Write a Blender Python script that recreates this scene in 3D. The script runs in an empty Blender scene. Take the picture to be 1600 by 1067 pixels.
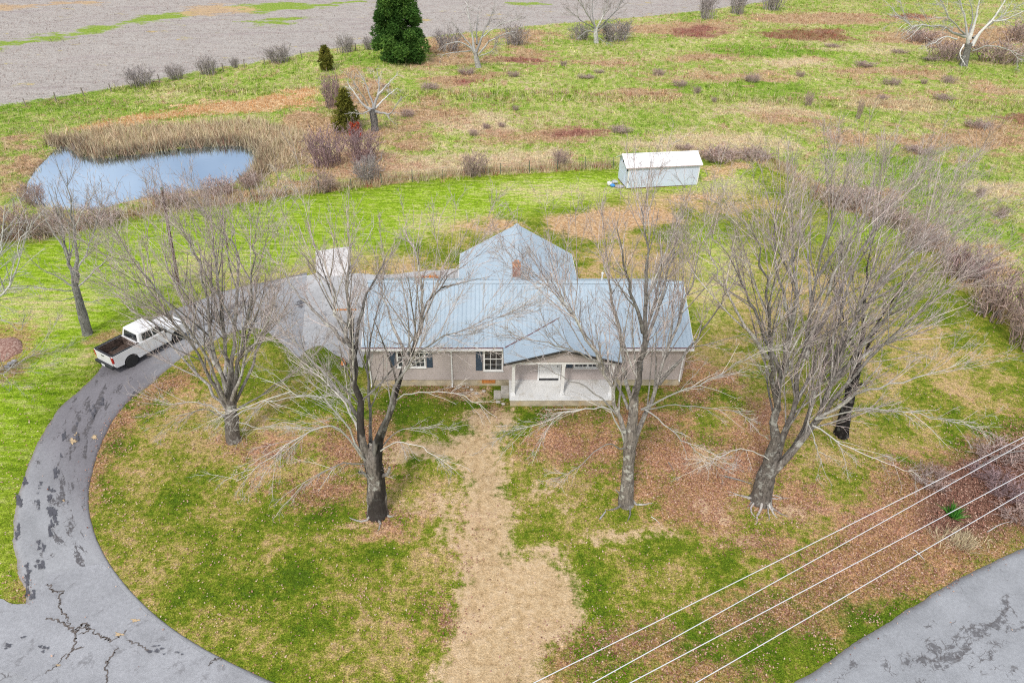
import bpy, math, random
import numpy as np
RNG = np.random.default_rng(7)
random.seed(3)
C = bpy.context.scene.collection
R_ = math.radians

# ------------------------------------------------------------------ camera
TH, RO, F, CH = 0.5963, 0.0221, 1065.57, 25.0
_f = np.array([0, math.cos(TH), -math.sin(TH)]); _r = np.array([1., 0, 0]); _u = np.cross(_r, _f)
_R = _r * math.cos(RO) + _u * math.sin(RO); _U = -_r * math.sin(RO) + _u * math.cos(RO)

def ray(a, b):
    return _f + _R * (a - 800) / F - _U * (b - 533.5) / F

def G(a, b, z=0.0):
    """ground position seen at a photograph coordinate"""
    d = ray(a, b); t = (z - CH) / d[2]
    return np.array([0, 0, CH]) + d * t

def PY(a, b, y):
    """point at world distance y"""
    d = ray(a, b)
    return np.array([0, 0, CH]) + d * (y / d[1])

cam = bpy.data.cameras.new("camera"); co = bpy.data.objects.new("camera", cam); C.objects.link(co)
from mathutils import Matrix, Vector
m = Matrix.Identity(4)
for i in range(3):
    m[i][0] = _R[i]; m[i][1] = _U[i]; m[i][2] = -_f[i]
m[2][3] = CH
co.matrix_world = m
cam.sensor_width = 36; cam.lens = 36 * F / 1600; cam.clip_end = 6000; cam.clip_start = 0.1
bpy.context.scene.camera = co

# ------------------------------------------------------------------ numpy noise
def _hash(i, j, s):
    h = (i.astype(np.int64) * 374761393 + j.astype(np.int64) * 668265263 + s * 69069) & 0x7fffffff
    h = ((h ^ (h >> 13)) * 1274126177) & 0x7fffffff
    return ((h ^ (h >> 16)) & 0xffff) / 65535.0

def noise2(x, y, s=0):
    x = np.asarray(x, float); y = np.asarray(y, float)
    i = np.floor(x); j = np.floor(y); fx = x - i; fy = y - j
    fx = fx * fx * (3 - 2 * fx); fy = fy * fy * (3 - 2 * fy)
    a = _hash(i, j, s); b = _hash(i + 1, j, s); c = _hash(i, j + 1, s); d = _hash(i + 1, j + 1, s)
    return (a * (1 - fx) + b * fx) * (1 - fy) + (c * (1 - fx) + d * fx) * fy

def fbm(x, y, s=0, o=4):
    t = 0; a = .5; n = 0
    for k in range(o):
        t = t + a * noise2(np.asarray(x) * 2 ** k + 13 * k, np.asarray(y) * 2 ** k - 7 * k, s + k); n += a; a *= .55
    return t / n

def sstep(v, a, b):
    t = np.clip((v - a) / (b - a), 0, 1); return t * t * (3 - 2 * t)

# ------------------------------------------------------------------ regions of the ground
def gp(pts):
    return np.array([G(a, b)[:2] for a, b in pts])

def ell(u, v, ru, rv, n=14, s=0):
    o = []
    for k in range(n):
        w = 1 + .22 * math.sin(3 * k * 2 * math.pi / n + u + s) + .12 * math.sin(5 * k * 6.283 / n + v)
        o.append((u + ru * w * math.cos(k * 2 * math.pi / n), v + rv * w * math.sin(k * 2 * math.pi / n)))
    return gp(o)

def sdist(poly, x, y, M=4.0):
    out = np.full(x.shape, -M)
    x0, y0 = poly.min(0) - M; x1, y1 = poly.max(0) + M
    k = (x > x0) & (x < x1) & (y > y0) & (y < y1)
    if not k.any(): return out
    px, py = x[k], y[k]
    d = np.full(px.shape, 1e9); ins = np.zeros(px.shape, bool)
    n = len(poly)
    for i in range(n):
        ax, ay = poly[i]; bx, by = poly[(i + 1) % n]
        ex, ey = bx - ax, by - ay
        t = np.clip(((px - ax) * ex + (py - ay) * ey) / (ex * ex + ey * ey + 1e-12), 0, 1)
        d = np.minimum(d, (px - ax - t * ex) ** 2 + (py - ay - t * ey) ** 2)
        if ay != by:
            ins ^= ((ay > py) != (by > py)) & (px < (bx - ax) * (py - ay) / (by - ay) + ax)
    d = np.sqrt(d)
    out[k] = np.clip(np.where(ins, d, -d), -M, M)
    return out

POND = gp([(110, 226), (125, 241), (160, 246), (200, 241), (240, 236), (300, 229), (365, 225), (395, 231), (404, 240), (400, 258), (392, 271), (360, 284), (330, 290), (300, 296), (250, 301), (200, 311), (160, 322), (120, 326), (60, 318), (42, 302), (45, 282), (58, 262), (80, 240), (95, 226)])
FIELD = gp([(-500, 235), (0, 163), (100, 150), (210, 131), (330, 106), (430, 90), (500, 77), (580, 64), (700, 52), (800, 43), (930, 31), (1070, 22), (1150, 12), (1230, 1), (1330, -28), (1500, -80), (1500, -150), (-1500, -150), (-1500, 230)])
MOWN = gp([(-900, 470), (-300, 425), (0, 382), (90, 369), (192, 343), (300, 326), (400, 313), (520, 298), (640, 284), (700, 278), (861, 269), (960, 264), (1095, 256), (1180, 256), (1240, 280), (1300, 325), (1400, 350), (1480, 400), (1540, 470), (1610, 530), (1900, 690), (2400, 1000), (2400, 2200), (-2500, 2200)])
REGIONS = {
 'field': [FIELD],
 'strip': [gp([(-200, 96), (0, 64), (60, 57), (120, 48), (180, 38), (250, 21), (300, 20), (300, 30), (230, 37), (160, 50), (80, 62), (0, 76), (-200, 112)]), gp([(340, 9), (430, 5), (540, 8), (480, 14), (400, 20), (360, 16)]), gp([(380, 37), (430, 28), (475, 27), (430, 40)]), gp([(520, 3), (560, 2), (560, 5), (520, 6)]), gp([(800, 5), (840, 4), (850, 8), (810, 9)])],
 'straw': [gp([(-40, 4), (50, 7), (60, 11), (0, 17), (-40, 15)]), gp([(80, 3), (145, 1), (140, 9), (88, 8)]), gp([(290, 15), (340, 9), (385, 10), (390, 18), (310, 28), (286, 24)]), ell(1100, 225, 120, 12), ell(790, 250, 90, 14), ell(660, 262, 60, 14), ell(470, 225, 45, 22), ell(560, 240, 50, 30), ell(1350, 80, 60, 6), ell(1250, 98, 40, 5), ell(1560, 295, 60, 8), ell(1160, 240, 50, 8), ell(340, 14, 45, 7), ell(1200, 175, 70, 9), ell(1400, 162, 60, 9), ell(740, 190, 60, 14)],
 'pond': [POND],
 'reed': [gp([(60, 215), (120, 208), (170, 200), (250, 196), (330, 190), (400, 186), (440, 195), (480, 205), (490, 235), (455, 262), (410, 275), (396, 285), (390, 268), (404, 240), (392, 229), (365, 223), (300, 227), (240, 234), (160, 244), (125, 240), (108, 226)])],
 'orange': [gp([(110, 204), (160, 190), (230, 175), (300, 164), (380, 158), (440, 146), (488, 140), (500, 146), (478, 160), (430, 172), (370, 176), (300, 181), (220, 190), (150, 205)]), ell(440, 160, 50, 9)],
 'weed': [ell(700, 85, 60, 22), ell(820, 60, 40, 14), ell(810, 92, 60, 9), ell(560, 155, 40, 40), ell(500, 200, 60, 30), ell(540, 260, 90, 26), ell(470, 285, 60, 14), ell(330, 305, 100, 12), ell(720, 128, 45, 12), ell(1060, 45, 110, 10), ell(1280, 30, 110, 9), ell(1420, 30, 60, 6), ell(890, 207, 50, 10), ell(800, 215, 50, 6), ell(1500, 60, 120, 18), ell(1380, 150, 90, 8), ell(1520, 215, 110, 22), ell(1240, 190, 50, 9), ell(1330, 112, 50, 5), ell(680, 175, 60, 16), ell(620, 220, 50, 14), ell(1080, 120, 60, 6), ell(960, 100, 50, 5), ell(60, 345, 80, 12), ell(1330, 320, 70, 20), ell(1440, 390, 50, 30), ell(1530, 440, 50, 45), ell(1590, 510, 40, 20), ell(40, 260, 18, 40), ell(720, 70, 60, 14), ell(1000, 150, 40, 6), ell(1340, 220, 60, 8), ell(1180, 120, 60, 5), ell(640, 195, 45, 8), ell(1100, 90, 60, 5), ell(1560, 140, 40, 8), ell(1430, 115, 50, 6)],
 'red': [ell(1262, 56, 62, 9), ell(1085, 51, 32, 7), ell(1420, 26, 18, 3), ell(905, 206, 16, 4), ell(812, 96, 20, 4), ell(735, 132, 12, 4), ell(1590, 185, 16, 5)],
 'mown': [MOWN],
 'dirt': [gp([(735, 640), (775, 640), (785, 700), (792, 760), (800, 830), (812, 880), (870, 880), (912, 905), (918, 960), (900, 990), (850, 1020), (835, 1090), (850, 1250), (650, 1250), (672, 1080), (700, 1010), (705, 930), (712, 860), (728, 780), (722, 730), (705, 722), (650, 715), (610, 705), (640, 690), (700, 690), (728, 672)]), ell(855, 865, 22, 14), ell(697, 820, 14, 40), ell(843, 763, 14, 10), ell(882, 793, 9, 7), ell(1062, 775, 12, 7), ell(1096, 790, 7, 12), ell(1138, 800, 5, 14), ell(1145, 845, 26, 6), ell(1030, 835, 30, 5), ell(1100, 712, 14, 18), ell(955, 838, 30, 4), ell(1235, 800, 20, 6), ell(640, 790, 14, 7), ell(565, 818, 24, 4), ell(620, 712, 50, 12), ell(740, 620, 22, 10), ell(790, 660, 10, 20)],
 'wear': [ell(205, 820, 30, 90), ell(330, 965, 90, 26), ell(900, 760, 50, 40), ell(1250, 880, 60, 20), ell(1150, 760, 80, 60), ell(560, 930, 60, 40), ell(1500, 600, 50, 30), ell(1080, 725, 55, 40), ell(1060, 790, 80, 28), ell(980, 830, 70, 10), ell(1150, 840, 60, 22), ell(870, 720, 60, 50), ell(1105, 560, 60, 55), ell(1230, 800, 60, 20), ell(1440, 560, 80, 50), ell(640, 780, 60, 40), ell(700, 900, 30, 60), ell(560, 830, 70, 15), ell(470, 740, 90, 50), ell(420, 690, 60, 30), ell(1340, 700, 120, 35), ell(1290, 470, 60, 40), ell(1380, 830, 60, 20), ell(1170, 640, 50, 40), ell(310, 700, 70, 40), ell(620, 960, 90, 40), ell(340, 860, 60, 30), ell(1000, 900, 50, 30), ell(270, 640, 60, 25), ell(560, 420, 110, 25), ell(700, 350, 60, 16), ell(870, 300, 90, 12), ell(1050, 320, 110, 20), ell(1130, 300, 50, 22), ell(1000, 420, 90, 40), ell(1130, 450, 60, 50), ell(60, 480, 60, 20), ell(170, 560, 60, 12), ell(320, 420, 60, 20)],
 'soil': [gp([(860, 342), (900, 334), (945, 330), (1000, 325), (1050, 330), (1060, 345), (1000, 352), (960, 362), (925, 372), (880, 368), (862, 356)]), ell(780, 350, 24, 8), ell(1120, 272, 16, 10), ell(1150, 262, 18, 4), ell(1085, 312, 30, 4), ell(735, 352, 14, 5)],
 'litter': [ell(1085, 770, 100, 60), ell(1030, 700, 60, 40), ell(930, 700, 60, 30), ell(1180, 850, 60, 14), ell(1480, 780, 110, 75), gp([(1250, 870), (1330, 800), (1420, 740), (1500, 700), (1600, 660), (1800, 620), (1800, 760), (1600, 850), (1440, 925), (1330, 950), (1270, 960), (1220, 930)]), ell(1200, 960, 80, 30), ell(980, 1010, 110, 25), ell(1100, 1050, 80, 16), ell(900, 1040, 60, 18), gp([(128, 740), (145, 690), (185, 640), (245, 592), (330, 555), (345, 575), (275, 612), (222, 652), (186, 692), (160, 740), (142, 790)]), ell(690, 610, 60, 10), ell(765, 645, 16, 14), ell(930, 640, 70, 7), ell(1230, 780, 60, 22), ell(700, 970, 40, 24), ell(990, 740, 60, 14), ell(600, 820, 40, 16), ell(500, 770, 70, 26), ell(430, 700, 60, 16), ell(1090, 600, 50, 30), ell(880, 690, 60, 30), ell(45, 925, 10, 26), ell(1000, 650, 60, 12), ell(850, 1000, 30, 30), ell(880, 660, 30, 30), ell(170, 530, 30, 8), ell(10, 545, 45, 45), ell(20, 1062, 45, 14), ell(1180, 700, 60, 60), ell(1050, 700, 60, 50), ell(570, 700, 60, 50), ell(740, 850, 14, 40)],
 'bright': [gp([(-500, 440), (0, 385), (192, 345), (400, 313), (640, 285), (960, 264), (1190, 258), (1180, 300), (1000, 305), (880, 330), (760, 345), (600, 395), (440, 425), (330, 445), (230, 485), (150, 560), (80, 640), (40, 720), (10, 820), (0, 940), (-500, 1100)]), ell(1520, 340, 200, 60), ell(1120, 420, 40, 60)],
 'mulch': [gp([(1440, 770), (1480, 730), (1560, 690), (1650, 665), (1900, 620), (1900, 700), (1650, 800), (1560, 830), (1490, 850), (1440, 830)])],
 'lush': [ell(620, 645, 110, 22), ell(1010, 870, 70, 35), ell(850, 640, 60, 24), ell(440, 900, 140, 90), ell(300, 800, 60, 90), ell(1130, 610, 50, 40), ell(60, 620, 90, 90), ell(100, 500, 110, 60), ell(700, 300, 200, 16), ell(1110, 270, 30, 8), ell(200, 390, 90, 26), ell(530, 320, 100, 14), ell(1450, 720, 70, 20), ell(900, 560, 60, 20), ell(1100, 960, 60, 40), ell(1340, 970, 60, 24), ell(480, 530, 40, 24), ell(930, 285, 60, 9), ell(1420, 300, 120, 40), ell(1520, 350, 80, 30), ell(1100, 545, 26, 40), ell(60, 150, 90, 12), ell(140, 165, 200, 12), ell(20, 220, 30, 30), ell(610, 90, 90, 14), ell(1240, 80, 150, 10), ell(1180, 140, 120, 14), ell(1400, 250, 60, 16), ell(270, 940, 60, 60)],
}
MK = list(REGIONS)

def masks(x, y):
    out = {}
    for k in MK:
        d = np.full(x.shape, -4.0)
        for p in REGIONS[k]: d = np.maximum(d, sdist(p, x, y))
        out[k] = d
    return out

def hgt(x, y):
    x = np.asarray(x, float); y = np.asarray(y, float)
    sh = x.shape; xf, yf = x.ravel(), y.ravel()
    pd = sdist(POND, xf, yf, 9.0)
    far = sstep(yf, 50, 85) * sstep(-pd, 1.0, 8.0)
    h = far * (fbm(xf / 22, yf / 22, 5) - .5) * 1.3 + far * (fbm(xf / 5, yf / 5, 9) - .5) * .25
    h = h - .75 * sstep(pd, -.9, 1.6)
    return h.reshape(sh)

def hz(x, y): return float(hgt(np.array([x]), np.array([y]))[0])
def GG(a, b):
    p = G(a, b)
    for _ in range(3): p = G(a, b, hz(p[0], p[1]))
    return p

# ------------------------------------------------------------------ object helpers
def setp(o, label=None, cat=None, group=None, kind=None):
    if label: o['label'] = label
    if cat: o['category'] = cat
    if group: o['group'] = group
    if kind: o['kind'] = kind
    return o

def link(name, me, mat=None, parent=None):
    o = bpy.data.objects.new(name, me); C.objects.link(o)
    if mat is not None: me.materials.append(mat)
    if parent is not None: o.parent = parent
    return o

def empty(name, loc, rz=0, label=None, cat=None, group=None):
    o = bpy.data.objects.new(name, None); C.objects.link(o); o.location = tuple(loc); o.rotation_euler = (0, 0, rz)
    o.empty_display_size = .2
    return setp(o, label, cat, group)

def npmesh(name, V, Fq=None, Ft=None, attrs=None, smooth=False):
    me = bpy.data.meshes.new(name)
    nq = 0 if Fq is None else len(Fq); nt = 0 if Ft is None else len(Ft)
    loops = np.concatenate([a.ravel() for a in (Fq, Ft) if a is not None and len(a)]).astype(np.int32)
    me.vertices.add(len(V)); me.vertices.foreach_set('co', np.ascontiguousarray(V, dtype=np.float32).ravel())
    me.loops.add(len(loops)); me.loops.foreach_set('vertex_index', loops)
    st = np.concatenate([np.arange(nq) * 4, nq * 4 + np.arange(nt) * 3]).astype(np.int32)
    me.polygons.add(nq + nt); me.polygons.foreach_set('loop_start', st)
    me.update(calc_edges=True)
    if smooth: me.polygons.foreach_set('use_smooth', np.ones(nq + nt, bool))
    for k, a in (attrs or {}).items():
        at = me.attributes.new(k, 'FLOAT', 'POINT'); at.data.foreach_set('value', np.ascontiguousarray(a, dtype=np.float32))
    return me

class MB:
    def __init__(s): s.v = []; s.f = []
    def add(s, v, f):
        n = len(s.v); s.v += [tuple(p) for p in v]; s.f += [tuple(n + i for i in q) for q in f]; return s
    def box(s, x0, x1, y0, y1, z0, z1):
        return s.add([(x0, y0, z0), (x1, y0, z0), (x1, y1, z0), (x0, y1, z0), (x0, y0, z1), (x1, y0, z1), (x1, y1, z1), (x0, y1, z1)],
                     [(0, 3, 2, 1), (4, 5, 6, 7), (0, 1, 5, 4), (1, 2, 6, 5), (2, 3, 7, 6), (3, 0, 4, 7)])
    def prism(s, poly, y0, y1, ax=1):
        """polygon (a,b) extruded: ax=1 -> (x,z) along y; ax=2 -> (x,y) along z; ax=0 -> (y,z) along x"""
        n = len(poly)
        def P(a, b, c): return (a, c, b) if ax == 1 else ((a, b, c) if ax == 2 else (c, a, b))
        v = [P(a, b, y0) for a, b in poly] + [P(a, b, y1) for a, b in poly]
        f = [tuple(range(n))[::-1], tuple(range(n, 2 * n))] + [(i, (i + 1) % n, n + (i + 1) % n, n + i) for i in range(n)]
        return s.add(v, f)
    def tube(s, pts, rs, n=8, cap=True):
        V, Fq = tubes(np.array([pts], float), np.array([rs if hasattr(rs, '__len__') else [rs] * len(pts)], float), n)
        f = [tuple(q) for q in Fq]
        if cap:
            f.append(tuple(range(n))[::-1]); f.append(tuple(range(len(V) - n, len(V))))
        return s.add(V, f)
    def lathe(s, prof, c=(0, 0, 0), n=16, axis=2):
        v = []; f = []
        for r, h in prof:
            for k in range(n):
                a = 2 * math.pi * k / n; p = (r * math.cos(a), r * math.sin(a), h)
                if axis == 1: p = (p[0], p[2], p[1])
                if axis == 0: p = (p[2], p[0], p[1])
                v.append((p[0] + c[0], p[1] + c[1], p[2] + c[2]))
        for j in range(len(prof) - 1):
            for k in range(n):
                f.append((j * n + k, j * n + (k + 1) % n, (j + 1) * n + (k + 1) % n, (j + 1) * n + k))
        f.append(tuple(range(n))[::-1]); f.append(tuple(range((len(prof) - 1) * n, len(prof) * n)))
        return s.add(v, f)
    def build(s, name, mat, parent=None, bevel=0, smooth=False):
        me = bpy.data.meshes.new(name); me.from_pydata(s.v, [], s.f); me.update()
        import bmesh
        bm = bmesh.new(); bm.from_mesh(me); bmesh.ops.recalc_face_normals(bm, faces=bm.faces)
        if bevel:
            bmesh.ops.bevel(bm, geom=[e for e in bm.edges if e.calc_face_angle(0) > .5], offset=bevel, segments=2, affect='EDGES', profile=.6)
        bm.to_mesh(me); bm.free()
        if smooth: me.polygons.foreach_set('use_smooth', np.ones(len(me.polygons), bool))
        return link(name, me, mat, parent)

def tubes(P, Rd, S):
    """P [N,K,3], Rd [N,K] -> verts, quads"""
    N, K, _ = P.shape
    T = np.empty_like(P); T[:, 1:-1] = P[:, 2:] - P[:, :-2]; T[:, 0] = P[:, 1] - P[:, 0]; T[:, -1] = P[:, -1] - P[:, -2]
    T /= np.linalg.norm(T, axis=2, keepdims=True) + 1e-9
    D = P[:, -1] - P[:, 0]; D /= np.linalg.norm(D, axis=1, keepdims=True) + 1e-9
    ref = np.where(np.abs(D[:, 2:3]) < .8, np.array([[0, 0, 1.]]), np.array([[1., 0, 0]]))[:, None, :]
    U = np.cross(T, np.broadcast_to(ref, T.shape)); U /= np.linalg.norm(U, axis=2, keepdims=True) + 1e-9
    W = np.cross(T, U)
    a = np.arange(S) * 2 * np.pi / S
    V = P[:, :, None, :] + Rd[:, :, None, None] * (U[:, :, None, :] * np.cos(a)[None, None, :, None] + W[:, :, None, :] * np.sin(a)[None, None, :, None])
    idx = np.arange(N * K * S).reshape(N, K, S)
    q = np.stack([idx[:, :-1], np.roll(idx, -1, 2)[:, :-1], np.roll(idx, -1, 2)[:, 1:], idx[:, 1:]], -1).reshape(-1, 4)
    return V.reshape(-1, 3), q

# ------------------------------------------------------------------ materials
class NT:
    def __init__(s, name, tree=None):
        if tree is None:
            s.m = bpy.data.materials.new(name); s.m.use_nodes = True; s.t = s.m.node_tree
            s.t.nodes.clear()
        else: s.t = tree
    def n(s, typ, **kw):
        n = s.t.nodes.new(typ)
        for k, v in kw.items(): setattr(n, k, v)
        return n
    def put(s, sock, v):
        if isinstance(v, bpy.types.NodeSocket): s.t.links.new(v, sock)
        elif isinstance(v, (tuple, list)):
            sock.default_value = tuple(v) + ((1,) if len(sock.default_value) == 4 and len(v) == 3 else ())
        else: sock.default_value = v
    def math(s, op, a, b=0., c=None, clamp=False):
        n = s.n('ShaderNodeMath', operation=op, use_clamp=clamp); s.put(n.inputs[0], a); s.put(n.inputs[1], b)
        if c is not None: s.put(n.inputs[2], c)
        return n.outputs[0]
    def noise(s, vec, scale, detail=3, rough=.55, dist=0, out=0):
        n = s.n('ShaderNodeTexNoise'); s.put(n.inputs['Vector'], vec); n.inputs['Scale'].default_value = scale
        n.inputs['Detail'].default_value = detail; n.inputs['Roughness'].default_value = rough; n.inputs['Distortion'].default_value = dist
        return n.outputs[out]
    def step(s, v, a, b, lo=0., hi=1.):
        n = s.n('ShaderNodeMapRange', interpolation_type='SMOOTHSTEP'); s.put(n.inputs[0], v)
        for i, q in zip((1, 2, 3, 4), (a, b, lo, hi)): s.put(n.inputs[i], q)
        return n.outputs[0]
    def mix(s, fac, a, b, mode='MIX'):
        n = s.n('ShaderNodeMix', data_type='RGBA', blend_type=mode); s.put(n.inputs[0], fac); s.put(n.inputs[6], a); s.put(n.inputs[7], b)
        return n.outputs[2]
    def ramp(s, v, stops, interp='LINEAR'):
        n = s.n('ShaderNodeValToRGB'); n.color_ramp.interpolation = interp; s.put(n.inputs[0], v)
        e = n.color_ramp.elements
        while len(e) > 1: e.remove(e[-1])
        e[0].position = stops[0][0]; e[0].color = tuple(stops[0][1]) + (1,)
        for p, c in stops[1:]:
            q = e.new(p); q.color = tuple(c) + (1,)
        return n.outputs[0]
    def attr(s, name): return s.n('ShaderNodeAttribute', attribute_name=name).outputs['Fac']
    def pos(s): return s.n('ShaderNodeNewGeometry').outputs['Position']
    def obj(s): return s.n('ShaderNodeTexCoord').outputs['Object']
    def scl(s, v, k):
        n = s.n('ShaderNodeVectorMath', operation='MULTIPLY'); s.put(n.inputs[0], v); n.inputs[1].default_value = k; return n.outputs[0]
    def bump(s, h, strength=.5, dist=.05, normal=None):
        n = s.n('ShaderNodeBump'); s.put(n.inputs['Height'], h); n.inputs['Strength'].default_value = strength; n.inputs['Distance'].default_value = dist
        if normal is not None: s.put(n.inputs['Normal'], normal)
        return n.outputs[0]
    def out(s, col, rough=.8, normal=None, metal=0., spec=.3, **kw):
        b = s.n('ShaderNodeBsdfPrincipled'); s.put(b.inputs['Base Color'], col); s.put(b.inputs['Roughness'], rough); s.put(b.inputs['Metallic'], metal)
        b.inputs['Specular IOR Level'].default_value = spec
        for k, v in kw.items(): s.put(b.inputs[k.replace('_', ' ')], v)
        if normal is not None: s.put(b.inputs['Normal'], normal)
        o = s.n('ShaderNodeOutputMaterial'); s.t.links.new(b.outputs[0], o.inputs[0]); return s.m

def simple(name, col, rough=.6, var=.12, scale=3., metal=0., spec=.4, bump=0., dirt=None, dirt_amt=.3, dscale=1.3):
    s = NT(name); p = s.obj(); n = s.noise(p, scale, 5)
    v = s.step(n, .3, .7, 1 - var, 1 + var)
    c = s.mix(1., col, v, 'MULTIPLY')
    if dirt is not None:
        c = s.mix(s.step(s.noise(p, dscale, 6, .65), .5, .75, 0., dirt_amt), c, dirt)
    nm = s.bump(s.noise(p, scale * 6, 4), bump, .02) if bump else None
    return s.out(c, rough, nm, metal, spec)

def ground_color(s):
    p = s.pos()
    p2 = s.scl(p, (1, 1, 0.02))
    big = s.noise(p2, .09, 4, .6); mid = s.noise(p2, .42, 5, .62, .4); fine = s.noise(p2, 2.6, 6, .68); grit = s.noise(p2, 13., 4, .7)
    mid2 = s.noise(s.scl(p2, (1.3, .7, 1)), .8, 5, .65, .8)
    A = {k: s.attr(k) for k in MK}
    nz = s.math('SUBTRACT', s.math('ADD', s.math('MULTIPLY', mid, .9), s.math('ADD', s.math('MULTIPLY', fine, .75), s.math('MULTIPLY', grit, .3))), .975)
    def soft(k, amp, w, off=0.):
        d = s.math('ADD', s.math('ADD', A[k], off), s.math('MULTIPLY', nz, amp))
        return s.step(d, -w, w)
    wander = s.math('MULTIPLY', s.math('SUBTRACT', s.noise(s.scl(p2, (.7, 1.2, 1)), .16, 4, .6), .5), 1.5)
    nzf = s.math('ADD', nz, wander)
    def softf(k, amp, w, off=0.):
        return s.step(s.math('ADD', s.math('ADD', A[k], off), s.math('MULTIPLY', nzf, amp)), -w, w)
    # ---- mown lawn
    t = s.math('ADD', s.math('ADD', s.math('MULTIPLY', big, .3), -.18), s.math('ADD', s.math('MULTIPLY', mid, .6), s.math('MULTIPLY', fine, .62)))
    t = s.math('ADD', t, s.math('MULTIPLY', s.math('SUBTRACT', grit, .5), .45))
    t = s.math('SUBTRACT', t, soft('lush', 2.5, 2.2, 0.), ) if False else s.math('SUBTRACT', t, s.math('MULTIPLY', soft('lush', 3, 2.5, .5), .1))
    t = s.math('ADD', t, s.math('MULTIPLY', soft('wear', 6, 2.5, .5), .19))
    lawn = s.ramp(t, [(.40, LG1), (.52, LG2), (.62, LG3), (.71, LT1), (.85, LT2)])
    streak = s.noise(s.scl(p2, (.7, 2.6, 1)), .9, 5, .7)
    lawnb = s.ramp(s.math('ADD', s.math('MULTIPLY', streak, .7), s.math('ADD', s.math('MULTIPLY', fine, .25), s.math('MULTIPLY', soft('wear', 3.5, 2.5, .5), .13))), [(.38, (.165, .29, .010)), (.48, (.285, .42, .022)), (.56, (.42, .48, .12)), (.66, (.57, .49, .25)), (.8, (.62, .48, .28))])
    lawn = s.mix(soft('bright', 6., 3.), lawn, lawnb)  # far and left lawn: brighter grass colour with view-angle sheen painted in
    # ---- rough pasture
    ps = s.math('ADD', s.math('MULTIPLY', mid2, .55), s.math('ADD', s.math('MULTIPLY', fine, .3), s.math('MULTIPLY', big, .3)))
    ps = s.math('SUBTRACT', ps, s.math('MULTIPLY', soft('lush', 3, 2.5), .08))
    ps = s.math('ADD', ps, s.math('MULTIPLY', softf('straw', 4, 2.5, .5), .16))
    past = s.ramp(ps, [(.40, PG1), (.52, PG2), (.60, PG3), (.68, PT1), (.85, PT2)])
    wcol = s.ramp(s.math('ADD', s.math('MULTIPLY', fine, .7), s.math('MULTIPLY', mid, .3)), [(.38, (.20, .11, .07)), (.5, (.46, .27, .17)), (.62, (.62, .46, .30))])
    past = s.mix(s.math('MULTIPLY', softf('weed', 11, 1.6, .2), .85), past, wcol)
    past = s.mix(s.step(s.noise(p2, .22, 5, .7, 1.), .56, .66, 0., .75), past, wcol)
    past = s.mix(s.math('MULTIPLY', softf('red', 9, 1.2, .6), .75), past, s.mix(s.step(fine, .35, .65), (.13, .03, .035), (.36, .14, .12)))
    past = s.mix(soft('reed', 4, .8), past, s.mix(fine, (.20, .13, .07), (.42, .33, .22)))
    past = s.mix(s.math('MULTIPLY', softf('orange', 8, .8), .9), past, s.ramp(fine, [(.36, (.40, .20, .09)), (.5, (.66, .42, .24)), (.6, (.74, .54, .34))]))
    col = s.mix(soft('mown', 1.0, .25), past, lawn)
    # ---- cropped field
    rows = s.n('ShaderNodeTexWave', wave_type='BANDS', bands_direction='Y'); s.put(rows.inputs['Vector'], s.n('ShaderNodeVectorRotate', rotation_type='Z_AXIS').outputs[0])
    rv = rows.inputs['Vector'].links[0].from_node; s.put(rv.inputs['Vector'], p2); rv.inputs['Angle'].default_value = -.30
    rows.inputs['Scale'].default_value = .55; rows.inputs['Distortion'].default_value = 2.; rows.inputs['Detail'].default_value = 3
    fcol = s.ramp(s.math('ADD', s.math('MULTIPLY', fine, .6), s.math('MULTIPLY', s.noise(s.scl(p2, (.5, 2., 1)), .5, 5, .7), .4)), [(.36, FD1), (.5, FD2), (.66, FD3)])
    fcol = s.mix(s.math('MULTIPLY', rows.outputs[1], .16), fcol, (.27, .22, .20))
    fcol = s.mix(s.step(s.noise(s.n('ShaderNodeVectorMath', operation='MULTIPLY').outputs[0], .12, 5, .7), .5, .68, 0., .55), fcol, (.33, .27, .27))
    vm = fcol.node.inputs[0].links[0].from_node.inputs[0].links[0].from_node.inputs['Vector'].links[0].from_node; s.put(vm.inputs[0], rv.outputs[0]); vm.inputs[1].default_value = (.35, 2.4, 1)
    fcol = s.mix(softf('strip', 12, 1.0, .0), fcol, s.ramp(fine, [(.35, PG1), (.5, PG2), (.62, PG3)]))
    fcol = s.mix(s.math('MULTIPLY', softf('straw', 12, 1.), .85), fcol, s.mix(fine, (.42, .26, .12), (.68, .50, .30)))
    col = s.mix(soft('field', 5., .5), col, fcol)
    # ---- leaf litter, bare earth
    lit = s.ramp(s.noise(p2, 9., 4, .8), [(.36, (.15, .055, .035)), (.47, (.42, .17, .11)), (.54, (.60, .30, .205)), (.64, (.70, .50, .38))])
    col = s.mix(s.math('MULTIPLY', soft('litter', 6., 1.1, -.1), .64), col, lit)
    mu = s.ramp(s.noise(p2, 5., 5, .75), [(.36, (.075, .04, .03)), (.52, (.20, .10, .07)), (.66, (.36, .22, .16))])
    col = s.mix(soft('mulch', 3, .8), col, mu)
    rut = s.noise(s.scl(p2, (1.6, .18, 1)), .9, 4, .7)
    dirt = s.ramp(s.math('ADD', s.math('MULTIPLY', fine, .6), s.math('ADD', s.math('MULTIPLY', grit, .3), s.math('MULTIPLY', mid, .15))), [(.38, DR1), (.5, DR2), (.68, DR3)])
    col = s.mix(s.math('MULTIPLY', soft('dirt', 3.4, .4, -.1), .93), col, dirt)
    dirt = s.mix(s.step(rut, .46, .60, 0., .7), dirt, (.60, .385, .185))
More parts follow.
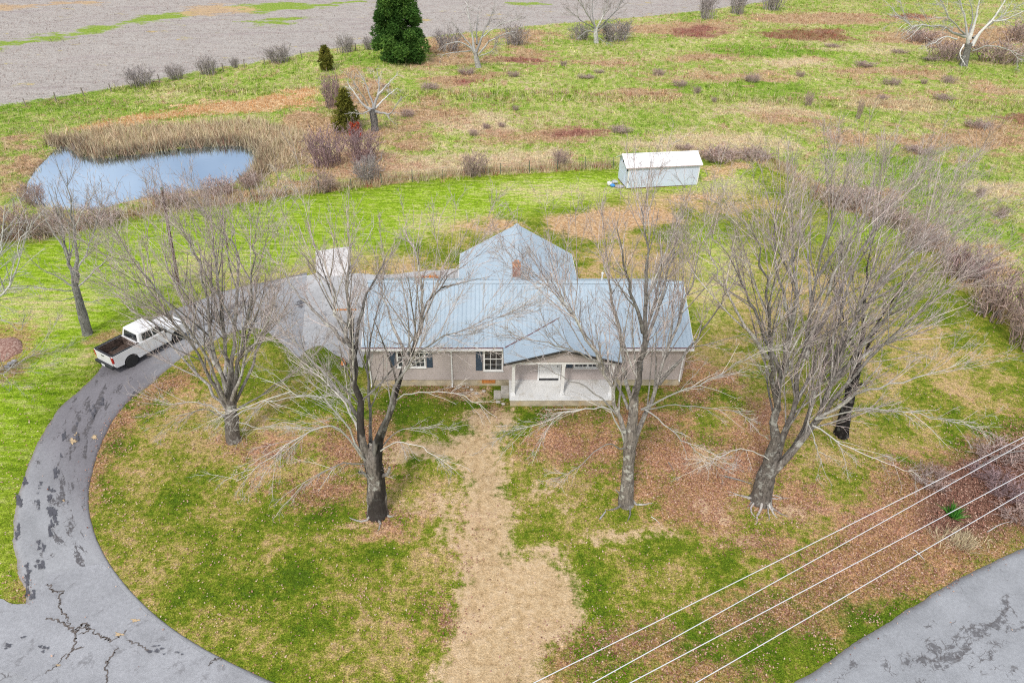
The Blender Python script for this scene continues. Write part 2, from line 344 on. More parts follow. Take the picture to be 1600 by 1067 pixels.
    dirt = s.mix(s.step(s.noise(s.scl(p2, (1.5, .8, 1)), 1.1, 6, .8), .51, .60, 0., .65), dirt, (.36, .23, .12))
    so = s.ramp(fine, [(.35, (.42, .22, .11)), (.5, (.58, .36, .20)), (.65, (.66, .48, .32))])
    col = s.mix(s.math('MULTIPLY', soft('soil', 4.5, .8, .3), .9), col, so)
    # pebbles / crumbs
    col = s.mix(s.step(s.noise(p2, 30., 2, .5), .66, .72, 0., .25), col, (.6, .5, .38))
    col = s.mix(soft('pond', .5, .3, .2), col, (.05, .04, .03))
    # clumpy light and dark of single plants: coarse far tufts and fine near ones
    far = s.math('MAXIMUM', s.step(s.n('ShaderNodeSeparateXYZ').outputs[1], 38., 75.), 0.)
    s.put(far.node.inputs[0].links[0].from_node.inputs[0].links[0].from_node.inputs[0], p)
    sp_f = s.step(s.noise(p2, 20., 3, .8), .36, .64, .52, 1.55); sp_c = s.math('MULTIPLY', s.step(s.noise(p2, 5.5, 4, .8), .38, .62, .5, 1.5), s.step(s.noise(s.scl(p2, (1, 1.8, 1)), 1.3, 4, .8), .36, .6, .78, 1.15))
    sp_n = s.step(s.noise(p2, 7., 4, .75), .36, .64, .74, 1.27)
    amt = s.math('SUBTRACT', 1., s.math('MAXIMUM', s.math('MULTIPLY', soft('dirt', 1.9, .4), .6), s.math('MULTIPLY', soft('field', 3, .5), .5)))
    v = s.math('ADD', s.math('MULTIPLY', s.math('SUBTRACT', 1., far), s.math('MULTIPLY', sp_f, sp_n)), s.math('MULTIPLY', far, sp_c))
    v = s.math('ADD', 1., s.math('MULTIPLY', s.math('SUBTRACT', v, 1.), amt))
    col = s.mix(1., col, v, 'MULTIPLY')
    return col, fine, grit, p2

LG1, LG2, LG3, LT1, LT2 = (.075, .135, .008), (.135, .195, .012), (.225, .25, .028), (.38, .31, .095), (.54, .375, .20)
PG1, PG2, PG3, PT1, PT2 = (.125, .23, .015), (.23, .345, .04), (.39, .42, .12), (.56, .47, .27), (.58, .41, .28)
FD1, FD2, FD3 = (.34, .30, .27), (.44, .405, .375), (.53, .50, .46)
DR1, DR2, DR3 = (.36, .23, .12), (.60, .42, .245), (.76, .59, .39)

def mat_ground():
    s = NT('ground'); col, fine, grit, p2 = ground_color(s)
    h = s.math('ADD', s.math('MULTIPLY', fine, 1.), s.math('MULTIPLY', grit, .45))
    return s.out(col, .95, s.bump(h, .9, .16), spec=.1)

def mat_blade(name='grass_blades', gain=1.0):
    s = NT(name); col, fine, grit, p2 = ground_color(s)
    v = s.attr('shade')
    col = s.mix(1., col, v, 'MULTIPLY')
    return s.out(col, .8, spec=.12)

def mat_weed():
    """tall grass and dead stems; tone = kind of stem"""
    s = NT('dry_stems'); t = s.attr('tone')
    col = s.ramp(t, [(0., (.10, .20, .015)), (.25, (.26, .33, .06)), (.45, (.52, .47, .26)), (.62, (.62, .52, .36)), (.78, (.52, .33, .22)), (.9, (.32, .14, .11)), (1., (.34, .07, .07))])
    col = s.mix(1., col, s.attr('shade'), 'MULTIPLY')
    return s.out(col, .85, spec=.1)

def mat_bark(name, tr=(.20, .175, .155), md=(.34, .31, .29), tw=(.52, .43, .41), pale=(.60, .60, .55), dark=None):
    s = NT(name); p = s.obj(); r = s.attr('rad'); pa = s.math('MULTIPLY', s.attr('pale'), .6)
    c = s.mix(s.step(r, .008, .03), tw, md); c = s.mix(s.step(r, .05, .16), c, tr)
    st = s.noise(s.scl(p, (1, 1, .16)), 14., 5, .7); sp = s.noise(p, 6., 5, .7); lic = s.noise(p, 2.4, 5, .7)
    c = s.mix(1., c, s.step(st, .3, .7, .5, 1.4), 'MULTIPLY')
    c = s.mix(s.step(lic, .52, .62, 0., .55), c, pale)
    c = s.mix(s.math('MULTIPLY', s.step(r, .015, .03), s.step(sp, .55, .63, 0., .7)), c, (.07, .06, .055))
    c = s.mix(s.math('MULTIPLY', pa, .8), c, pale)
    if dark: c = s.mix(s.math('MULTIPLY', s.step(r, .06, .10), s.step(s.noise(s.scl(p, (1, 1, .3)), 1.1, 3), .44, .50, 0., .9)), c, dark)
    c = s.mix(1., c, s.attr('shade'), 'MULTIPLY')
    return s.out(c, .9, s.bump(st, .8, .05), spec=.15)

def mat_asphalt(name, base=(.30, .305, .32), seed=0., poly=False, wornamt=1., darkband=None):
    s = NT(name); p = s.pos()
    off = s.n('ShaderNodeVectorMath', operation='ADD'); s.put(off.inputs[0], p); off.inputs[1].default_value = (seed, seed * .7, 0)
    p = s.scl(off.outputs[0], (1, 1, .01))
    along = s.attr('along'); across = s.attr('across')
    cv = s.n('ShaderNodeCombineXYZ'); s.put(cv.inputs[0], s.math('MULTIPLY', along, .30)); s.put(cv.inputs[1], s.math('MULTIPLY', across, 1.5))
    if poly: cv = s.n('ShaderNodeVectorMath', operation='MULTIPLY'); s.put(cv.inputs[0], p); cv.inputs[1].default_value = (.8, .8, 0)
    c = s.mix(s.step(s.noise(p, .35, 6, .65), .3, .7), tuple(k * .84 for k in base), tuple(k * 1.13 for k in base))
    c = s.mix(s.step(s.noise(cv.outputs[0], 1.3, 5, .7, .2), .35, .65, 0., .35), c, tuple(k * 1.22 for k in base))
    c = s.mix(1., c, s.step(s.noise(p, 34., 3, .8), .34, .66, .80, 1.20), 'MULTIPLY')
    c = s.mix(1., c, s.step(s.noise(p, 7., 5, .75), .34, .66, .90, 1.10), 'MULTIPLY')
    if not poly:   # paler wheel tracks
        tr = s.step(s.math('ABSOLUTE', s.math('SUBTRACT', s.math('ABSOLUTE', across), .48)), .05, .22, .16, 0.)
        c = s.mix(tr, c, tuple(k * 1.35 for k in base))
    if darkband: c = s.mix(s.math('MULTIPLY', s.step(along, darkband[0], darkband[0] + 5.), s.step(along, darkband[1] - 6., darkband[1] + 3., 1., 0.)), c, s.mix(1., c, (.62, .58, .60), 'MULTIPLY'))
    # places where the top coat has ravelled: dark, broken up, drawn out along the road
    d = s.math('ADD', s.noise(cv.outputs[0], 2.2, 4, .6, .4), s.math('MULTIPLY', s.math('SUBTRACT', s.noise(p, .22, 3), .5), .5))
    if not poly: d = s.math('ADD', d, s.step(s.math('ABSOLUTE', across), .15, .5, .07, -.03))
    zone = s.step(d, .575, .66)
    crumb = s.step(s.math('ADD', s.noise(p, 4.2, 7, .8), s.math('MULTIPLY', zone, .16)), .59, .64)
    c = s.mix(s.math('MULTIPLY', s.math('MULTIPLY', zone, crumb), .85 * wornamt), c, (.085, .08, .085))
    nn = s.n('ShaderNodeTexNoise'); s.put(nn.inputs['Vector'], p); nn.inputs['Scale'].default_value = 2.2; nn.inputs['Detail'].default_value = 6
    dv = s.n('ShaderNodeVectorMath', operation='ADD'); s.put(dv.inputs[0], p); s.put(dv.inputs[1], s.scl(nn.outputs[1], (.55, .55, 0)))
    vo = s.n('ShaderNodeTexVoronoi', feature='DISTANCE_TO_EDGE'); s.put(vo.inputs['Vector'], dv.outputs[0]); vo.inputs['Scale'].default_value = 2.3
    ck = s.math('MULTIPLY', s.step(vo.outputs[0], .01, .05, 1., 0.), s.step(d, .545, .60))
    c = s.mix(s.math('MULTIPLY', ck, .7 * wornamt), c, (.09, .08, .08))
    ed = s.step(s.math('ADD', s.math('ABSOLUTE', across), s.math('MULTIPLY', s.noise(p, 3., 5, .7), .16)), 1.0, 1.08, 0., .35)
    c = s.mix(ed, c, (.24, .17, .12))
    return s.out(c, .85, s.bump(s.noise(p, 34., 3, .8), .5, .012), spec=.25)

def mat_roof():
    s = NT('metal_roofing'); p = s.obj()
    c = s.mix(s.step(s.noise(p, .8, 6, .6), .3, .7), (.385, .47, .545), (.43, .52, .595))
    c = s.mix(s.step(s.noise(s.scl(p, (4, .5, 1)), 1.5, 5, .7), .5, .75, 0., .25), c, (.34, .40, .46))
    c = s.mix(s.step(s.noise(p, 9., 5, .7), .62, .72, 0., .5), c, (.26, .24, .22))
    return s.out(c, s.step(s.noise(p, 2., 4), .3, .7, .38, .55), metal=.12, spec=.45)

def mat_glass(name='window_glass', col=(.02, .022, .025)):
    s = NT(name); p = s.obj()
    c = s.mix(s.step(s.noise(p, 3., 3), .45, .6), col, tuple(k * 3 for k in col))
    return s.out(c, .08, spec=.6)

def mat_water():
    s = NT('pond_water'); p = s.pos()
    h = s.noise(s.scl(p, (1, 2.2, 1)), 1.2, 3, .5)
    return s.out(s.mix(s.noise(p, .15, 3), (.46, .61, .78), (.53, .68, .84)), .035, s.bump(h, .03, .04), metal=1., spec=1., IOR=1.5)

def mat_conifer(name, a, b, c3):
    s = NT(name); t = s.attr('tone')
    c = s.ramp(t, [(0, a), (.6, b), (1, c3)])
    return s.out(c, .8, spec=.15)

M = {}
M['ground'] = mat_ground(); M['blade'] = mat_blade(); M['weed'] = mat_weed()
M['bark'] = mat_bark('maple_bark'); M['bark2'] = mat_bark('wet_maple_bark', dark=(.035, .03, .028))
M['black'] = mat_bark('dark_bark', (.022, .02, .02), (.06, .055, .05), (.30, .26, .23), (.2, .2, .19))
M['white_bark'] = mat_bark('pale_bark', (.36, .34, .32), (.5, .5, .47), (.42, .38, .36), (.72, .72, .70))
M['grey_bark'] = mat_bark('grey_bark', (.34, .33, .31), (.42, .41, .39), (.38, .34, .32), (.62, .62, .6))
M['brush'] = mat_bark('brush_bark', (.32, .24, .21), (.40, .30, .26), (.50, .37, .33), (.42, .38, .36))
M['purple'] = mat_bark('purple_twigs', (.26, .19, .19), (.32, .23, .235), (.40, .28, .285), (.36, .30, .30))
M['grey_twig'] = mat_bark('grey_twigs', (.3, .28, .26), (.36, .32, .31), (.42, .37, .36), (.40, .38, .36))
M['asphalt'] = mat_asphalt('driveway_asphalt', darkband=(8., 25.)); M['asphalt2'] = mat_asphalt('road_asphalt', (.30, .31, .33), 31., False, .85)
M['roof'] = mat_roof(); M['glass'] = mat_glass(); M['water'] = mat_water()
M['white'] = simple('white_trim', (.80, .80, .79), .5, .05, 3., dirt=(.5, .46, .4), dirt_amt=.35)
M['siding'] = simple('taupe_siding', (.47, .41, .385), .6, .07, 1.2, dirt=(.34, .29, .25), dirt_amt=.35)
M['found'] = simple('block_foundation', (.50, .43, .31), .9, .18, 2.5, bump=.5, dirt=(.58, .40, .16), dirt_amt=.7)
M['concrete'] = simple('concrete', (.50, .47, .42), .9, .15, 3., bump=.4, dirt=(.3, .26, .2), dirt_amt=.5)
M['deck'] = simple('worn_white_paint', (.80, .80, .79), .7, .05, 2., dirt=(.50, .46, .38), dirt_amt=.8, dscale=1.0, bump=.2)
M['brick'] = None
s = NT('red_brick'); bt = s.n('ShaderNodeTexBrick'); s.put(bt.inputs['Vector'], s.scl(s.obj(), (1, 1, 1)))
cmb = s.n('ShaderNodeCombineXYZ'); sep = s.n('ShaderNodeSeparateXYZ'); s.put(sep.inputs[0], s.obj()); s.put(cmb.inputs[0], s.math('ADD', sep.outputs[0], sep.outputs[1])); s.put(cmb.inputs[1], sep.outputs[2]); s.put(bt.inputs['Vector'], cmb.outputs[0])
bt.inputs['Scale'].default_value = 1.; bt.inputs['Brick Width'].default_value = .2; bt.inputs['Row Height'].default_value = .075; bt.inputs['Mortar Size'].default_value = .008
bt.inputs['Color1'].default_value = (.26, .06, .04, 1); bt.inputs['Color2'].default_value = (.36, .10, .06, 1); bt.inputs['Mortar'].default_value = (.42, .34, .28, 1)
M['brick'] = s.out(bt.outputs[0], .9)
M['shutter'] = simple('slate_blue_paint', (.055, .08, .115), .5, .12, 5.)
M['maroon'] = simple('maroon_edge', (.17, .06, .06), .6, .2, 4.)
M['rustwood'] = simple('orange_wood', (.52, .20, .05), .7, .2, 8.)
M['darkmetal'] = simple('dark_metal', (.06, .06, .06), .5, .2, 6., metal=.3)
M['shed'] = simple('shed_white_panel', (.62, .70, .84), .55, .03, .8, dirt=(.60, .64, .70), dirt_amt=.35)
M['shedroof'] = simple('shed_white_roof', (.86, .86, .88), .5, .03, 1.)
M['rust'] = simple('rust_rot', (.24, .11, .05), .9, .3, 5.)
M['truck'] = simple('white_car_paint', (.78, .78, .79), .25, .02, 2., spec=.6)
M['tyre'] = simple('tyre_rubber', (.025, .025, .025), .9, .2, 9.)
M['chrome'] = simple('steel_rim', (.5, .5, .5), .3, .08, 6., metal=.8)
M['trim'] = simple('black_plastic', (.03, .032, .036), .55, .2, 6.)
M['red'] = simple('red_lens', (.45, .02, .02), .2, .1, 8.)
M['lamp'] = simple('clear_lens', (.7, .7, .7), .1, .1, 8.)
M['pole'] = simple('creosote_pole', (.115, .065, .055), .9, .3, 4., bump=.4)
M['wire'] = simple('bare_aluminium_wire', (.74, .74, .78), .35, .03, 2., metal=.2)
M['wood'] = simple('weathered_wood', (.25, .21, .18), .9, .2, 7., bump=.3)
M['fwire'] = simple('fence_wire', (.30, .28, .27), .6, .1, 2., metal=.3)
M['cone'] = simple('orange_plastic', (.85, .30, .09), .5, .06, 8.)
M['bagw'] = simple('white_plastic', (.78, .78, .76), .4, .06, 6.)
M['bagb'] = simple('blue_plastic', (.05, .28, .70), .4, .1, 6.)
M['rock'] = simple('pale_rock', (.50, .45, .40), .9, .2, 4., bump=.5)
M['stone'] = simple('grey_rock', (.40, .39, .42), .9, .2, 4., bump=.5)
M['crack'] = simple('dark_crack', (.13, .11, .10), .95, .3, 5.)  # plain dark tone of the pavement cracks
M['patch'] = simple('fresh_tar', (.085, .085, .10), .8, .2, 3., bump=.3)
M['sand'] = simple('crumbled_edge', (.50, .37, .22), .95, .2, 5., bump=.4)
s = NT('leaf'); M['leaf'] = s.out(s.ramp(s.attr('tone'), [(0, (.17, .065, .045)), (.4, (.36, .18, .13)), (.7, (.52, .34, .26)), (1, (.60, .45, .35))]), .8, spec=.15)
M['cedar'] = mat_conifer('cedar_foliage', (.028, .075, .014), (.07, .165, .03), (.17, .30, .06))
M['cedar2'] = mat_conifer('bronze_cedar_foliage', (.08, .09, .015), (.17, .18, .03), (.32, .28, .06))
M['yucca'] = mat_conifer('yucca_leaf', (.03, .12, .015), (.06, .24, .03), (.14, .40, .06))
M['redleaf'] = mat_conifer('red_leaf', (.22, .02, .015), (.48, .05, .03), (.65, .20, .05))

# ------------------------------------------------------------------ ground sheet
def axis(segs):
    out = [segs[0][0]]
    for a, b, st in segs:
        n = max(1, int(round((b - a) / st))); out += list(np.linspace(a, b, n + 1)[1:])
    return np.array(out)
gx = axis([(-2500, -400, 150), (-400, -160, 8), (-160, -60, 1.2), (-60, 60, .32), (60, 170, 1.2), (170, 400, 8), (400, 2500, 150)])
gy = axis([(-600, -60, 60), (-60, 4, 4), (4, 60, .3), (60, 130, .6), (130, 230, 1.), (230, 420, 6), (420, 3500, 180)])
X, Y = np.meshgrid(gx, gy)
xf, yf = X.ravel(), Y.ravel()
mk = masks(xf, yf)
Z = hgt(xf, yf)
nx, ny = len(gx), len(gy)
idx = np.arange(nx * ny).reshape(ny, nx)
q = np.stack([idx[:-1, :-1], idx[:-1, 1:], idx[1:, 1:], idx[1:, :-1]], -1).reshape(-1, 4)
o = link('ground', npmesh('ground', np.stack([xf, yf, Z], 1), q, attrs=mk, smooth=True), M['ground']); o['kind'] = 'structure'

# pond water
def flat(name, poly, z, mat, thick=0):
    me = bpy.data.meshes.new(name); n = len(poly)
    if thick:
        me.from_pydata([(a, b, z) for a, b in poly] + [(a, b, z - thick) for a, b in poly], [], [tuple(range(n))] + [(i, n + i, n + (i + 1) % n, (i + 1) % n) for i in range(n)])
    else: me.from_pydata([(a, b, z) for a, b in poly], [], [tuple(range(n))])
    me.update(); return link(name, me, mat)
c0 = POND.mean(0); big = c0 + (POND - c0) * 1.07
if np.cross(big[1] - big[0], big[2] - big[1]) < 0: big = big[::-1]
area = .5 * sum(big[i][0] * big[(i + 1) % len(big)][1] - big[(i + 1) % len(big)][0] * big[i][1] for i in range(len(big)))
if area < 0: big = big[::-1]
setp(flat('water', big, -.17, M['water']), kind='structure')

# ------------------------------------------------------------------ driveway and road
def resample(P, n):
    P = np.array(P, float); d = np.r_[0, np.cumsum(np.linalg.norm(np.diff(P, axis=0), axis=1))]
    t = np.linspace(0, d[-1], n); return np.stack([np.interp(t, d, P[:, k]) for k in range(P.shape[1])], 1)
def smooth(P, it=2):
    P = np.array(P, float)
    for _ in range(it):
        Q = [P[0]]
        for i in range(len(P) - 1): Q += [P[i] * .75 + P[i + 1] * .25, P[i] * .25 + P[i + 1] * .75]
        P = np.array(Q + [P[-1]])
    return P
def strip(name, L, Rr, z, mat, n=500, m=14, jit=.07, thick=.12, seed=0):
    A = resample(smooth(gp(L)), n); B = resample(smooth(gp(Rr)), n)
    ln = np.r_[0, np.cumsum(np.linalg.norm(np.diff((A + B) / 2, axis=0), axis=1))]
    D = B - A; W = np.linalg.norm(D, axis=1)[:, None]; D = D / W
    ja = (fbm(ln * 1.1, ln * 0 + seed, seed) - .5)[:, None] * 4 * jit + (noise2(ln * 6, ln * 0 + 3, seed) - .5)[:, None] * jit
    jb = (fbm(ln * 1.1, ln * 0 + 9 + seed, seed + 5) - .5)[:, None] * 4 * jit + (noise2(ln * 6, ln * 0 + 7, seed) - .5)[:, None] * jit
    A = A + D * ja; B = B + D * jb
    t = np.linspace(0, 1, m)
    P = A[:, None, :] * (1 - t)[None, :, None] + B[:, None, :] * t[None, :, None]
    zz = np.full((n, m), z); zz[:, 0] = z - .02; zz[:, -1] = z - .02
    V = np.concatenate([P, zz[:, :, None]], 2)
    lo = V[:, [0, -1], :].copy(); lo[:, :, 2] = z - thick
    V = np.concatenate([lo[:, :1], V, lo[:, 1:]], 1); m2 = m + 2
    al = np.repeat(ln[:, None], m2, 1); ac = np.broadcast_to(np.r_[-1, t * 2 - 1, 1], (n, m2))
    i = np.arange(n * m2).reshape(n, m2)
    qd = np.stack([i[:-1, :-1], i[:-1, 1:], i[1:, 1:], i[1:, :-1]], -1).reshape(-1, 4)
    me = npmesh(name, V.reshape(-1, 3), qd, attrs={'along': al.ravel(), 'across': ac.ravel()})
    o = link(name, me, mat); o['kind'] = 'structure'
    return o, A, B
# outer edge (left) and inner edge of the curved driveway, from the house apron down to the road
drv_out = [(480, 425), (430, 438), (380, 446), (330, 462), (290, 478), (250, 492), (210, 512), (172, 548), (150, 588), (110, 622), (82, 650), (55, 700), (35, 750), (23, 800), (20, 850), (28, 900), (44, 930), (30, 960), (-40, 1010), (-150, 1120)]
drv_in = [(470, 560), (440, 535), (410, 512), (375, 515), (345, 528), (300, 548), (268, 572), (236, 600), (205, 622), (180, 650), (160, 690), (145, 730), (138, 770), (140, 812), (158, 862), (195, 915), (245, 965), (310, 1010), (400, 1055), (560, 1120)]
_, OA, OB = strip('driveway', drv_out, drv_in, .035, M['asphalt'], seed=3)
# apron beside and behind the house
ap = [(440, 436), (480, 430), (494, 428), (500, 392), (545, 386), (549, 428), (600, 430), (660, 424), (720, 420), (740, 440), (740, 462), (600, 470), (573, 520), (566, 575), (545, 566), (520, 552), (500, 540), (478, 548), (466, 560), (440, 534), (420, 512), (425, 470)]
def poly_mesh(name, poly, z, mat, cell=.5, jit=.1, thick=.1, seed=0):
    n = 260; P = resample(np.vstack([poly, poly[:1]]), n)[:-1]
    a = np.arange(len(P)); P = P + (np.stack([fbm(a * .35, a * 0, seed), fbm(a * .35, a * 0 + 5, seed)], 1) - .5) * jit * 3
    me = bpy.data.meshes.new(name); k = len(P)
    me.from_pydata([(p[0], p[1], z) for p in P] + [(p[0], p[1], z - thick) for p in P], [], [tuple(range(k))] + [(i, (i + 1) % k, k + (i + 1) % k, k + i) for i in range(k)])
    me.update()
    for nm, v in (('along', np.r_[P[:, 0], P[:, 0]]), ('across', np.zeros(2 * k))):
        at = me.attributes.new(nm, 'FLOAT', 'POINT'); at.data.foreach_set('value', v.astype(np.float32))
    o = link(name, me, mat); o['kind'] = 'structure'; return o
poly_mesh('parking_apron', gp(ap)[::-1], .030, mat_asphalt('apron_asphalt', (.42, .42, .425), 12., True, .5), seed=8)
poly_mesh('concrete_pad', gp([(493, 393), (545, 386), (549, 431), (494, 433)])[::-1], .048, simple('pale_concrete', (.62, .60, .59), .9, .1, 2., bump=.3, dirt=(.42, .36, .30), dirt_amt=.5), jit=.03, seed=2)
# the side road joining at the lower left
poly_mesh('side_road', gp([(-600, 1000), (-60, 945), (0, 936), (20, 942), (45, 945), (75, 900), (160, 880), (200, 930), (250, 975), (330, 1030), (440, 1076), (520, 1180), (300, 1400), (130, 1180), (62, 1072), (30, 1052), (0, 1046), (-60, 1036), (-600, 1100)])[::-1], .042, mat_asphalt('side_road_asphalt', (.315, .32, .34), 5., True, .35), seed=4, jit=.08)
# public road lower right
def ext(p, q, d):
    a, b = G(*p)[:2], G(*q)[:2]; u = (b - a) / np.linalg.norm(b - a); return u
eA = [(700, 1420), (1000, 1215), (1245, 1067), (1300, 1028), (1330, 1008), (1440, 938), (1520, 892), (1600, 856), (1750, 783), (2050, 640)]
ra = resample(smooth(gp(eA)), 60); 
dirv = ra[-1] - ra[0]; dirv /= np.linalg.norm(dirv); nrm = np.array([dirv[1], -dirv[0]])
def strip_w(name, A, B, z, mat, **k):
    global gp
    g0 = gp; gp = lambda p: np.array(p, float)
    try: return strip(name, A, B, z, mat, **k)
    finally: gp = g0
strip_w('road', ra, ra + nrm * 4.3, .045, M['asphalt2'], n=400, jit=.03, seed=11)

# cracks, tar and crumbled spots as thin sheets that belong to the pavement surfaces
def ribbon(name, pts, w, z, mat, seed=0, sub=14):
    P = resample(gp(pts), (len(pts) - 1) * sub)
    k = np.arange(len(P)); P = P + (np.stack([noise2(k * .7, k * 0, seed), noise2(k * .7, k * 0 + 9, seed)], 1) - .5) * .16
    T = np.gradient(P, axis=0); T /= np.linalg.norm(T, axis=1)[:, None] + 1e-9; N = np.stack([-T[:, 1], T[:, 0]], 1)
    ww = (w * .6 * (.35 + 1.0 * noise2(k * .5, k * 0 + 4, seed + 2)))[:, None]
    V = np.concatenate([P + N * ww, P - N * ww]); V = np.c_[V, np.full(len(V), z)]
    n = len(P); i = np.arange(n - 1); qd = np.stack([i, n + i, n + i + 1, i + 1], 1)
    return V, qd
def ribbons(name, lst, z, mat):
    Vs = []; Qs = []; n = 0
    for j, (pts, w) in enumerate(lst):
        V, qd = ribbon('', pts, w, z + j * .0012, mat, j * 3 + 1); Vs.append(V); Qs.append(qd + n); n += len(V)
    o = link(name, npmesh(name, np.concatenate(Vs), np.concatenate(Qs)), mat); o['kind'] = 'structure'; return o
ribbons('road_cracks', [([(75, 912), (82, 925), (100, 925), (92, 935), (94, 948), (104, 965), (110, 980), (120, 990), (118, 1005), (110, 1020), (105, 1032)], .05), ([(72, 967), (90, 970), (108, 978)], .05), ([(112, 985), (135, 980), (150, 990), (175, 1003), (190, 992), (200, 985)], .045), ([(118, 992), (128, 975), (140, 978), (138, 988), (125, 990)], .04), ([(105, 1020), (90, 1040), (70, 1052)], .03), ([(182, 1015), (168, 1035), (165, 1045), (168, 1065)], .035), ([(200, 1000), (225, 1012), (235, 1018)], .03), ([(328, 1040), (335, 1030), (345, 1030)], .03), ([(110, 1020), (130, 1012)], .04)], .052, M['crack'])
def blobs(name, lst, z, mat, spl=0):
    Vs, Fs = [], []
    n = 0; me = bpy.data.meshes.new(name)
    if spl:
        rq = np.random.default_rng(3); l2 = []
        for (u, v, ru, rv) in lst:
            for _ in range(spl): l2.append((u + rq.normal(0, .5) * ru, v + rq.normal(0, .55) * rv, ru * rq.uniform(.12, .5) + .6, rv * rq.uniform(.1, .42) + .6))
        lst = l2
    for j, (u, v, ru, rv) in enumerate(lst):
        P = ell(u, v, ru, rv, 40, j); c = P.mean(0); k = np.arange(40)
        a_ = k * 2 * np.pi / 40; P = c + (P - c) * (.72 + .2 * np.sin(3 * a_ + j) + .16 * np.sin(7 * a_ + 2 * j) + .14 * np.sin(13 * a_ + 5 * j) + .1 * np.sin(19 * a_ + j))[:, None]
        if G(u, v - 5)[1] > 0: P = P[::-1]
        Vs += [(p[0], p[1], z + j * .0004) for p in P]; Fs.append(tuple(range(n, n + 40))); n += 40
    me.from_pydata(Vs, [], Fs); me.update(); o = link(name, me, mat); o['kind'] = 'structure'; return o
blobs('tar_patches', [(30, 790, 9, 26), (30, 818, 7, 18), (90, 735, 5, 28), (98, 700, 5, 16), (82, 765, 6, 16), (76, 832, 13, 26), (66, 860, 8, 22), (88, 815, 7, 10), (62, 880, 6, 12), (45, 900, 7, 22), (53, 930, 5, 12), (15, 1012, 9, 4), (68, 1013, 8, 5), (36, 996, 4, 3), (240, 1015, 14, 5), (252, 1020, 10, 4), (278, 1022, 5, 3), (60, 780, 3, 12), (63, 758, 3, 8), (145, 640, 4, 16), (158, 625, 4, 10), (120, 675, 5, 18)], .056, M['patch'], 5)
blobs('crumbled_spots', [(148, 684, 5, 5), (115, 690, 8, 5), (187, 992, 9, 3), (212, 970, 8, 3), (92, 1040, 5, 2), (100, 783, 2, 2), (120, 680, 4, 3)], .060, M['sand'])
REST = 1
# ------------------------------------------------------------------ low growth on the ground
def in_pave(x, y):
    d = np.full(x.shape, -4.)
    for P in PAVE: d = np.maximum(d, sdist(P, x, y))
    return d
PAVE = [np.vstack([OA, OB[::-1]]), gp(ap), gp([(-600, 1000), (0, 936), (45, 945), (75, 900), (160, 880), (250, 975), (440, 1076), (520, 1180), (-300, 1500)]), np.vstack([ra, (ra + nrm * 4.3)[::-1]])]
HX0, HY0, YAW = -8.2244, 31.7891, 0.0387
def HL(x, y, z=0):
    return (HX0 + math.cos(YAW) * x - math.sin(YAW) * y, HY0 + math.sin(YAW) * x + math.cos(YAW) * y, z)
HOUSE = np.array([HL(*p)[:2] for p in [(-.05, .05), (8.1, .05), (8.1, -1.9), (14.1, -1.9), (14.1, .05), (18.4, .05), (18.4, 7.5), (12.8, 7.5), (12.8, 13), (5, 13), (5, 7.5), (-.05, 7.5)]])
PAVE.append(HOUSE)

def scatter(n, x0, x1, y0, y1, rng):
    return rng.uniform(x0, x1, n), rng.uniform(y0, y1, n)

def in_view(x, y, z=0., mg=60):
    d = np.stack([x, y, np.zeros_like(x) + z - CH], 1); w = d @ _f
    u = 800 + F * (d @ _R) / w; v = 533.5 - F * (d @ _U) / w
    return (w > 1) & (u > -mg) & (u < 1600 + mg) & (v > -mg) & (v < 1067 + mg)

def blades(name, x, y, h, w, nb, spread, mat, rng, attrs, lean=.5, z=None, kind='stuff', shade=(.75, 1.3), droop=0.):
    """tufts of nb tapering leaves at every (x, y)"""
    N = len(x); z = hgt(x, y) if z is None else z
    r = np.repeat(np.arange(N), nb); K = N * nb
    a = rng.uniform(0, 2 * np.pi, K); s = rng.uniform(0, 1, K) ** .5 * spread
    hh = np.repeat(h, nb) * rng.uniform(.55, 1.15, K); ww = np.repeat(w, nb) * rng.uniform(.7, 1.3, K) if hasattr(w, '__len__') else w * rng.uniform(.7, 1.3, K)
    bx = x[r] + s * np.cos(a); by = y[r] + s * np.sin(a); bz = z[r] - .02
    ln = rng.uniform(0, lean, K) * hh; a2 = a + rng.normal(0, .8, K)
    tx = bx + ln * np.cos(a2); ty = by + ln * np.sin(a2); tz = bz + np.sqrt(np.maximum(hh ** 2 - ln ** 2, .0004)) * (1 - droop * rng.uniform(0, 1, K))
    b = rng.uniform(0, np.pi, K); cx, cy = np.cos(b) * ww / 2, np.sin(b) * ww / 2
    V = np.stack([np.stack([bx - cx, by - cy, bz], 1), np.stack([bx + cx, by + cy, bz], 1), np.stack([tx, ty, tz], 1)], 1).reshape(-1, 3)
    Ft = np.arange(3 * K).reshape(-1, 3)
    sh = np.repeat(rng.uniform(*shade, N)[r] * rng.uniform(.85, 1.15, K), 3)
    at = {k: np.repeat(v[r], 3) for k, v in attrs.items()}; at['shade'] = sh
    return V, Ft, at

def stuff(name, parts, mat, label, cat='grass'):
    n = 0; Vs = []; Fs = []; at = {}
    for V, Ft, A in parts:
        Vs.append(V); Fs.append(Ft + n); n += len(V)
        for k, v in A.items(): at.setdefault(k, []).append(v)
    o = link(name, npmesh(name, np.concatenate(Vs), None, np.concatenate(Fs), {k: np.concatenate(v) for k, v in at.items()}), mat)
    return setp(o, label, cat, None, 'stuff')

rng = np.random.default_rng(11)
